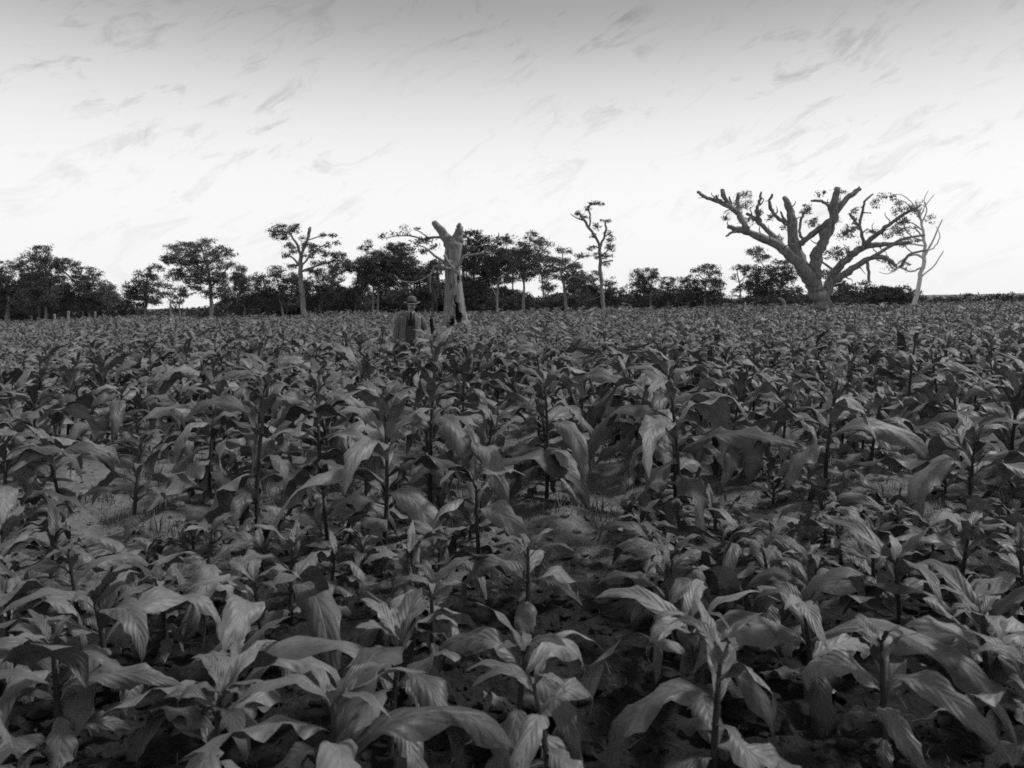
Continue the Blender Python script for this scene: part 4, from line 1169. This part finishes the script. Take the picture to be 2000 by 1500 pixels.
def skin_body(parent):
    me = bpy.data.meshes.new('body')
    vs, es, rs = [], [], []
    def add(p, r, par=None):
        vs.append(p); rs.append(r)
        if par is not None: es.append((par, len(vs) - 1))
        return len(vs) - 1
    pel = add((0, 0, .93), (.15, .105))
    s1 = add((0, 0, 1.08), (.14, .10), pel)
    s2 = add((0, .005, 1.25), (.155, .11), s1)
    s3 = add((0, .01, 1.37), (.13, .09), s2)
    nk = add((0, .0, 1.455), (.058, .06), s3)
    nk2 = add((.003, -.012, 1.515), (.056, .06), nk)
    h1 = add((.006, -.025, 1.565), (.066, .082), nk2)
    h2 = add((.010, -.022, 1.635), (.076, .096), h1)
    h3 = add((.012, -.012, 1.70), (.066, .085), h2)
    for sx in (-1, 1):
        hp = add((sx * .095, 0, .87), (.088, .092), pel)
        kn = add((sx * .115, -.01, .49), (.056, .06), hp)
        an = add((sx * .125, .02, .10), (.038, .04), kn)
        ft = add((sx * .14, -.10, .045), (.042, .032), an)
        add((sx * .145, -.17, .035), (.034, .024), ft)
    # right arm hangs, left arm bent with the hand at the waist
    sh = add((-.17, .01, 1.385), (.062, .062), s3)
    el = add((-.255, .03, 1.11), (.045, .045), sh)
    wr = add((-.27, -.04, .865), (.029, .024), el)
    add((-.268, -.06, .80), (.038, .018), wr); handR = len(vs) - 1
    sh = add((.17, .01, 1.385), (.062, .062), s3)
    el = add((.305, .05, 1.13), (.045, .045), sh)
    wr = add((.185, -.135, .975), (.029, .024), el)
    add((.135, -.155, .945), (.036, .018), wr); handL = len(vs) - 1
    # five fingers on each hand, unequal and curled
    for hnd, d, side, cur in ((handR, Vector((0, -.25, -1)), Vector((0, 1, -.1)), Vector((.35, 0, .1))), (handL, Vector((-.75, .05, -.6)), Vector((.3, .15, -.75)), Vector((0, .5, -.2)))):
        d.normalize(); side.normalize()
        b = Vector(vs[hnd])
        for j, ln in enumerate((.072, .082, .076, .058)):
            o = b + side * (.026 - .0175 * j) * -1 + d * .022
            a = add(tuple(o), (.0095, .0095), hnd)
            m = add(tuple(o + d * ln * .5 + cur * .008), (.0088, .0088), a)
            add(tuple(o + d * ln * .92 + cur * .034), (.007, .007), m)
        o = b - side * .03 - d * .02
        a = add(tuple(o), (.011, .011), hnd)
        m = add(tuple(o - side * .018 + d * .03), (.010, .010), a)
        add(tuple(o - side * .02 + d * .058 + cur * .02), (.008, .008), m)
    # nose
    ns = add((.013, -.112, 1.592), (.012, .012), h1)
    me.from_pydata(vs, es, [])
    o = link('body', me, parent)
    sk = o.modifiers.new('skin', 'SKIN')
    sk.use_smooth_shade = True
    for i, r in enumerate(rs):
        me.skin_vertices[0].data[i].radius = r
        me.skin_vertices[0].data[i].use_root = (i == 0)
    ss = o.modifiers.new('subdivision', 'SUBSURF'); ss.levels = 2; ss.render_levels = 2
    dg = bpy.context.evaluated_depsgraph_get()
    m2 = bpy.data.meshes.new_from_object(o.evaluated_get(dg))
    o.modifiers.clear()
    o.data = m2
    m2.materials.clear(); m2.materials.append(M['skin'])
    m2.polygons.foreach_set('use_smooth', np.ones(len(m2.polygons), dtype=bool))
    return o

def loft(rings, closed=True, sides=None):
    V, Fc = [], []
    n = len(rings[0])
    for rg in rings: V += rg
    for i in range(len(rings) - 1):
        for k in range(n if closed else n - 1):
            k2 = (k + 1) % n
            Fc.append((i * n + k, i * n + k2, (i + 1) * n + k2, (i + 1) * n + k))
    return V, Fc
def oval(cx, cy, z, rx, ry, n=28, a0=0.0, a1=2 * PI, wob=0, seed=0, dz=None):
    res = []
    full = abs((a1 - a0) - 2 * PI) < 1e-6
    for k in range(n):
        a = a0 + (a1 - a0) * k / (n if full else n - 1)
        w = 1 + wob * mnoise.noise(Vector((math.cos(a) * 2, math.sin(a) * 2, z * 7 + seed)))
        res.append(Vector((cx + rx * w * math.cos(a), cy + ry * w * math.sin(a), z + (dz(a) if dz else 0))))
    return res
def join(parts):
    V, Fc = [], []
    for v, f in parts:
        o = len(V); V += v; Fc += [tuple(i + o for i in q) for q in f]
    return V, Fc
def tb(pts, rad, sides=12, rough=.12, seed=0, cap=True):
    V, Fc = [], []
    p, r = smooth_path([Vector(q) for q in pts], rad, 4)
    tube(V, Fc, p, r, sides, rough, seed, cap)
    return V, Fc

man = thing('person', 'man in a brimmed hat, open jacket and dark tie standing waist deep in the crop', 'person', (MAN_X, MAN_Y, float(gz(MAN_X, MAN_Y)) - .01))
man.rotation_euler = (R(1), R(2.5), R(9))
man.scale = (1.05, 1.05, 1.0)
skin_body(man)
# face
for sx in (-1, 1):
    bm = bmesh.new(); bmesh.ops.create_uvsphere(bm, u_segments=10, v_segments=8, radius=.012)
    me = bpy.data.meshes.new('eye'); bm.to_mesh(me); bm.free(); me.materials.append(M['tie'])
    o = link('eye', me, man); o.location = (.012 + sx * .030, -.104, 1.622)
    V, Fc = loft([oval(0, 0, -.004, .020, .034, 12), oval(.006 * sx, 0, 0, .016, .028, 12), oval(.010 * sx, 0, .003, .004, .008, 12)])
    ear = link('ear', mesh_from('ear', V, Fc, M['skin']), man)
    ear.location = (.010 + sx * .082, -.005, 1.61); ear.rotation_euler = (0, sx * R(80), 0)
    V, Fc = tb([(.012 + sx * .012, -.112, 1.640), (.012 + sx * .032, -.113, 1.645), (.012 + sx * .052, -.098, 1.638)], [.005, .006, .003], 6)
    link('eyebrow', mesh_from('eyebrow', V, Fc, M['hair']), man)
V, Fc = tb([(-.022, -.100, 1.556), (.012, -.112, 1.562), (.046, -.100, 1.556)], [.004, .007, .004], 7)
link('mouth', mesh_from('mouth', V, Fc, M['tie']), man)
V, Fc = loft([oval(.010, 0, 1.56, .080, .088, 20, R(-20), R(200)), oval(.010, 0, 1.62, .086, .100, 20, R(-25), R(205)), oval(.012, 0, 1.69, .080, .096, 20, R(-25), R(205))], closed=False)
link('hair', mesh_from('hair', V, Fc, M['hair']), man)
# trousers
tr = [loft([oval(0, 0, 1.03, .172, .128), oval(0, 0, .95, .182, .138, wob=.03), oval(0, 0, .86, .188, .142, wob=.04), oval(0, 0, .82, .17, .12)])]
for sx in (-1, 1):
    tr.append(tb([(sx * .092, 0, .92), (sx * .10, 0, .78), (sx * .116, -.012, .49), (sx * .126, .015, .22), (sx * .13, .0, .075)], [.105, .108, .082, .078, .086], 18, .10, sx))
V, Fc = join(tr)
link('trousers', mesh_from('trousers', V, Fc, M['trs']), man)
for sx in (-1, 1):
    V, Fc = loft([[Vector((sx * .14 + .048 * w * math.cos(a), -.07 + .14 * l * math.sin(a), z)) for a in np.linspace(0, 2 * PI, 20, endpoint=False)]
                  for z, w, l in ((.0, .95, .98), (.012, 1, 1), (.035, .98, .99), (.055, .85, .85), (.075, .62, .6))])
    Fc.append(tuple(range(19, -1, -1)))
    link('shoe', mesh_from('shoe', V, Fc, M['shoe']), man)
# shirt front, waistcoat, tie
V, Fc = loft([oval(0, .0, 1.22, .150, .118), oval(0, .004, 1.34, .150, .110), oval(0, .006, 1.42, .115, .085), oval(0, .0, 1.465, .070, .072), oval(0, -.004, 1.50, .065, .070)])
link('shirt', mesh_from('shirt', V, Fc, M['shirt']), man)
for sx in (-1, 1):
    V, Fc = [Vector((sx * .004, -.082, 1.485)), Vector((sx * .062, -.062, 1.505)), Vector((sx * .066, -.072, 1.468)), Vector((sx * .030, -.100, 1.440)),
             Vector((sx * .004, -.076, 1.487)), Vector((sx * .058, -.056, 1.507)), Vector((sx * .062, -.066, 1.470)), Vector((sx * .028, -.094, 1.442))], \
            [(0, 1, 2, 3), (7, 6, 5, 4), (0, 4, 5, 1), (1, 5, 6, 2), (2, 6, 7, 3), (3, 7, 4, 0)]
    link('collar', mesh_from('collar', V, Fc, M['shirt'], smooth=False), man)
gapA = R(17)
vz = [(.99, .178, .132, .01), (1.06, .172, .128, .02), (1.15, .168, .126, .03), (1.24, .170, .127, .10), (1.32, .168, .122, .22), (1.40, .140, .100, .34), (1.44, .110, .084, .45)]
V, Fc = loft([oval(0, .003, z, rx, ry, 30, -PI / 2 + g, 1.5 * PI - g, .02) for z, rx, ry, g in vz], closed=False)
wc = link('waistcoat', mesh_from('waistcoat', V, Fc, M['vest']), man)
V, Fc = [], []
for i, z in enumerate((1.02, 1.09, 1.16, 1.23)):
    v, f = loft([[Vector((.012 + .008 * rr * math.cos(a), -.131 - dy, z + .008 * rr * math.sin(a))) for a in np.linspace(0, 2 * PI, 8, endpoint=False)] for rr, dy in ((1, 0), (.8, .005), (.05, .006))])
    link('button', mesh_from('button', v, f, M['tie']), wc)
tv = [(1.478, .018, -.094), (1.462, .022, -.106), (1.447, .015, -.110), (1.38, .026, -.122), (1.30, .034, -.134), (1.22, .040, -.139)]
V, Fc = loft([[Vector((-w, y + .006, z)), Vector((0, y - .007, z)), Vector((w, y + .006, z)), Vector((0, y + .012, z))] for z, w, y in tv])
link('tie', mesh_from('tie', V, Fc, M['tie']), man)
# jacket: open front, lapels, sleeves
jz = [(.80, .238, .178, .50), (.88, .230, .170, .46), (.98, .216, .158, .42), (1.08, .206, .150, .42), (1.18, .204, .150, .44), (1.28, .208, .146, .46), (1.36, .200, .128, .46), (1.415, .160, .104, .50), (1.455, .094, .086, .62)]
outer = [oval(0, .008, z, rx, ry, 36, -PI / 2 + g, 1.5 * PI - g, .035, 3) for z, rx, ry, g in jz]
inner = [oval(0, .008, z, rx - .012, ry - .012, 36, -PI / 2 + g, 1.5 * PI - g, .035, 3) for z, rx, ry, g in jz]
vo, fo = loft(outer, False); vi, fi = loft(inner, False)
V, Fc = join([(vo, fo), (vi, [tuple(reversed(q)) for q in fi])])
nr, nn = len(outer), 36
ofs = len(vo)
for i in range(nr - 1):
    Fc.append((i * nn, (i + 1) * nn, ofs + (i + 1) * nn, ofs + i * nn))
    Fc.append((i * nn + nn - 1, ofs + i * nn + nn - 1, ofs + (i + 1) * nn + nn - 1, (i + 1) * nn + nn - 1))
for k in range(nn - 1):
    Fc.append((k, ofs + k, ofs + k + 1, k + 1))
sl1 = tb([(-.12, .012, 1.405), (-.172, .015, 1.37), (-.210, .02, 1.26), (-.244, .03, 1.11), (-.262, -.005, .98), (-.270, -.04, .865)], [.064, .070, .066, .062, .056, .052], 16, .12, 5)
sl2 = tb([(.12, .012, 1.405), (.172, .015, 1.37), (.232, .03, 1.26), (.305, .05, 1.13), (.262, -.045, 1.05), (.192, -.130, .982)], [.064, .070, .066, .066, .058, .052], 16, .12, 6)
V, Fc = join([(V, Fc), sl1, sl2])
jk = link('jacket', mesh_from('jacket', V, Fc, M['coat']), man)
for sx in (-1, 1):
    rows_ = []
    for z, x0, x1, y in ((1.475, .050, .078, -.070), (1.42, .062, .118, -.098), (1.36, .075, .142, -.124), (1.30, .082, .125, -.143), (1.20, .086, .098, -.150)):
        rows_.append([Vector((sx * x0, y - .016, z)), Vector((sx * x1, y - .006, z)), Vector((sx * x1, y + .004, z)), Vector((sx * x0, y - .004, z))])
    v, f = loft(rows_)
    link('lapel', mesh_from('lapel', v, f, M['coat'], smooth=False), jk)
    v, f = loft([[Vector((sx * (.128 + .055 * cx), -.158 + .03 * abs(cx) - th, .93 + dz)) for cx in (-1, -.3, .3, 1)] for th, dz in ((0, .035), (.010, .035), (.012, -.035), (0, -.035))], closed=False)
    link('pocket_flap', mesh_from('pocket_flap', v, f, M['coat']), jk)
# hat, tipped a little forward
hat = link('hat', None, man) if False else None
cr_r = [oval(0, 0, z, rx, ry, 30, dz=(lambda a, q=q: q * (0.5 + .5 * math.cos(2 * a)) * -1)) for z, rx, ry, q in
        ((-.01, .090, .106, 0), (.03, .088, .103, 0), (.07, .082, .096, 0), (.105, .074, .088, .006), (.122, .058, .072, .012), (.118, .035, .045, .022), (.108, .012, .012, .02))]
V, Fc = loft(cr_r)
hat = link('hat', mesh_from('hat', V, Fc, M['felt']), man)
hat.location = (.010, -.022, 1.665); hat.rotation_euler = (R(6), R(-3), R(4))
def bd(a, k): return k * (math.cos(2 * a) * .5)
br = [oval(0, 0, z, rx, ry, 40, dz=(lambda a, q=q: bd(a, q))) for z, rx, ry, q in ((.0, .088, .104, 0), (-.004, .115, .135, .008), (-.002, .145, .168, .018), (.001, .158, .180, .022), (-.004, .158, .180, .022), (-.010, .145, .168, .018), (-.010, .115, .135, .008), (-.008, .086, .102, 0))]
V, Fc = loft(br)
link('hat_brim', mesh_from('hat_brim', V, Fc, M['felt']), hat)
V, Fc = loft([oval(0, 0, z, rx, ry, 30) for z, rx, ry in ((.002, .091, .107), (.004, .0935, .1095), (.030, .0915, .1075), (.032, .088, .104))])
link('hat_band', mesh_from('hat_band', V, Fc, M['band']), hat)
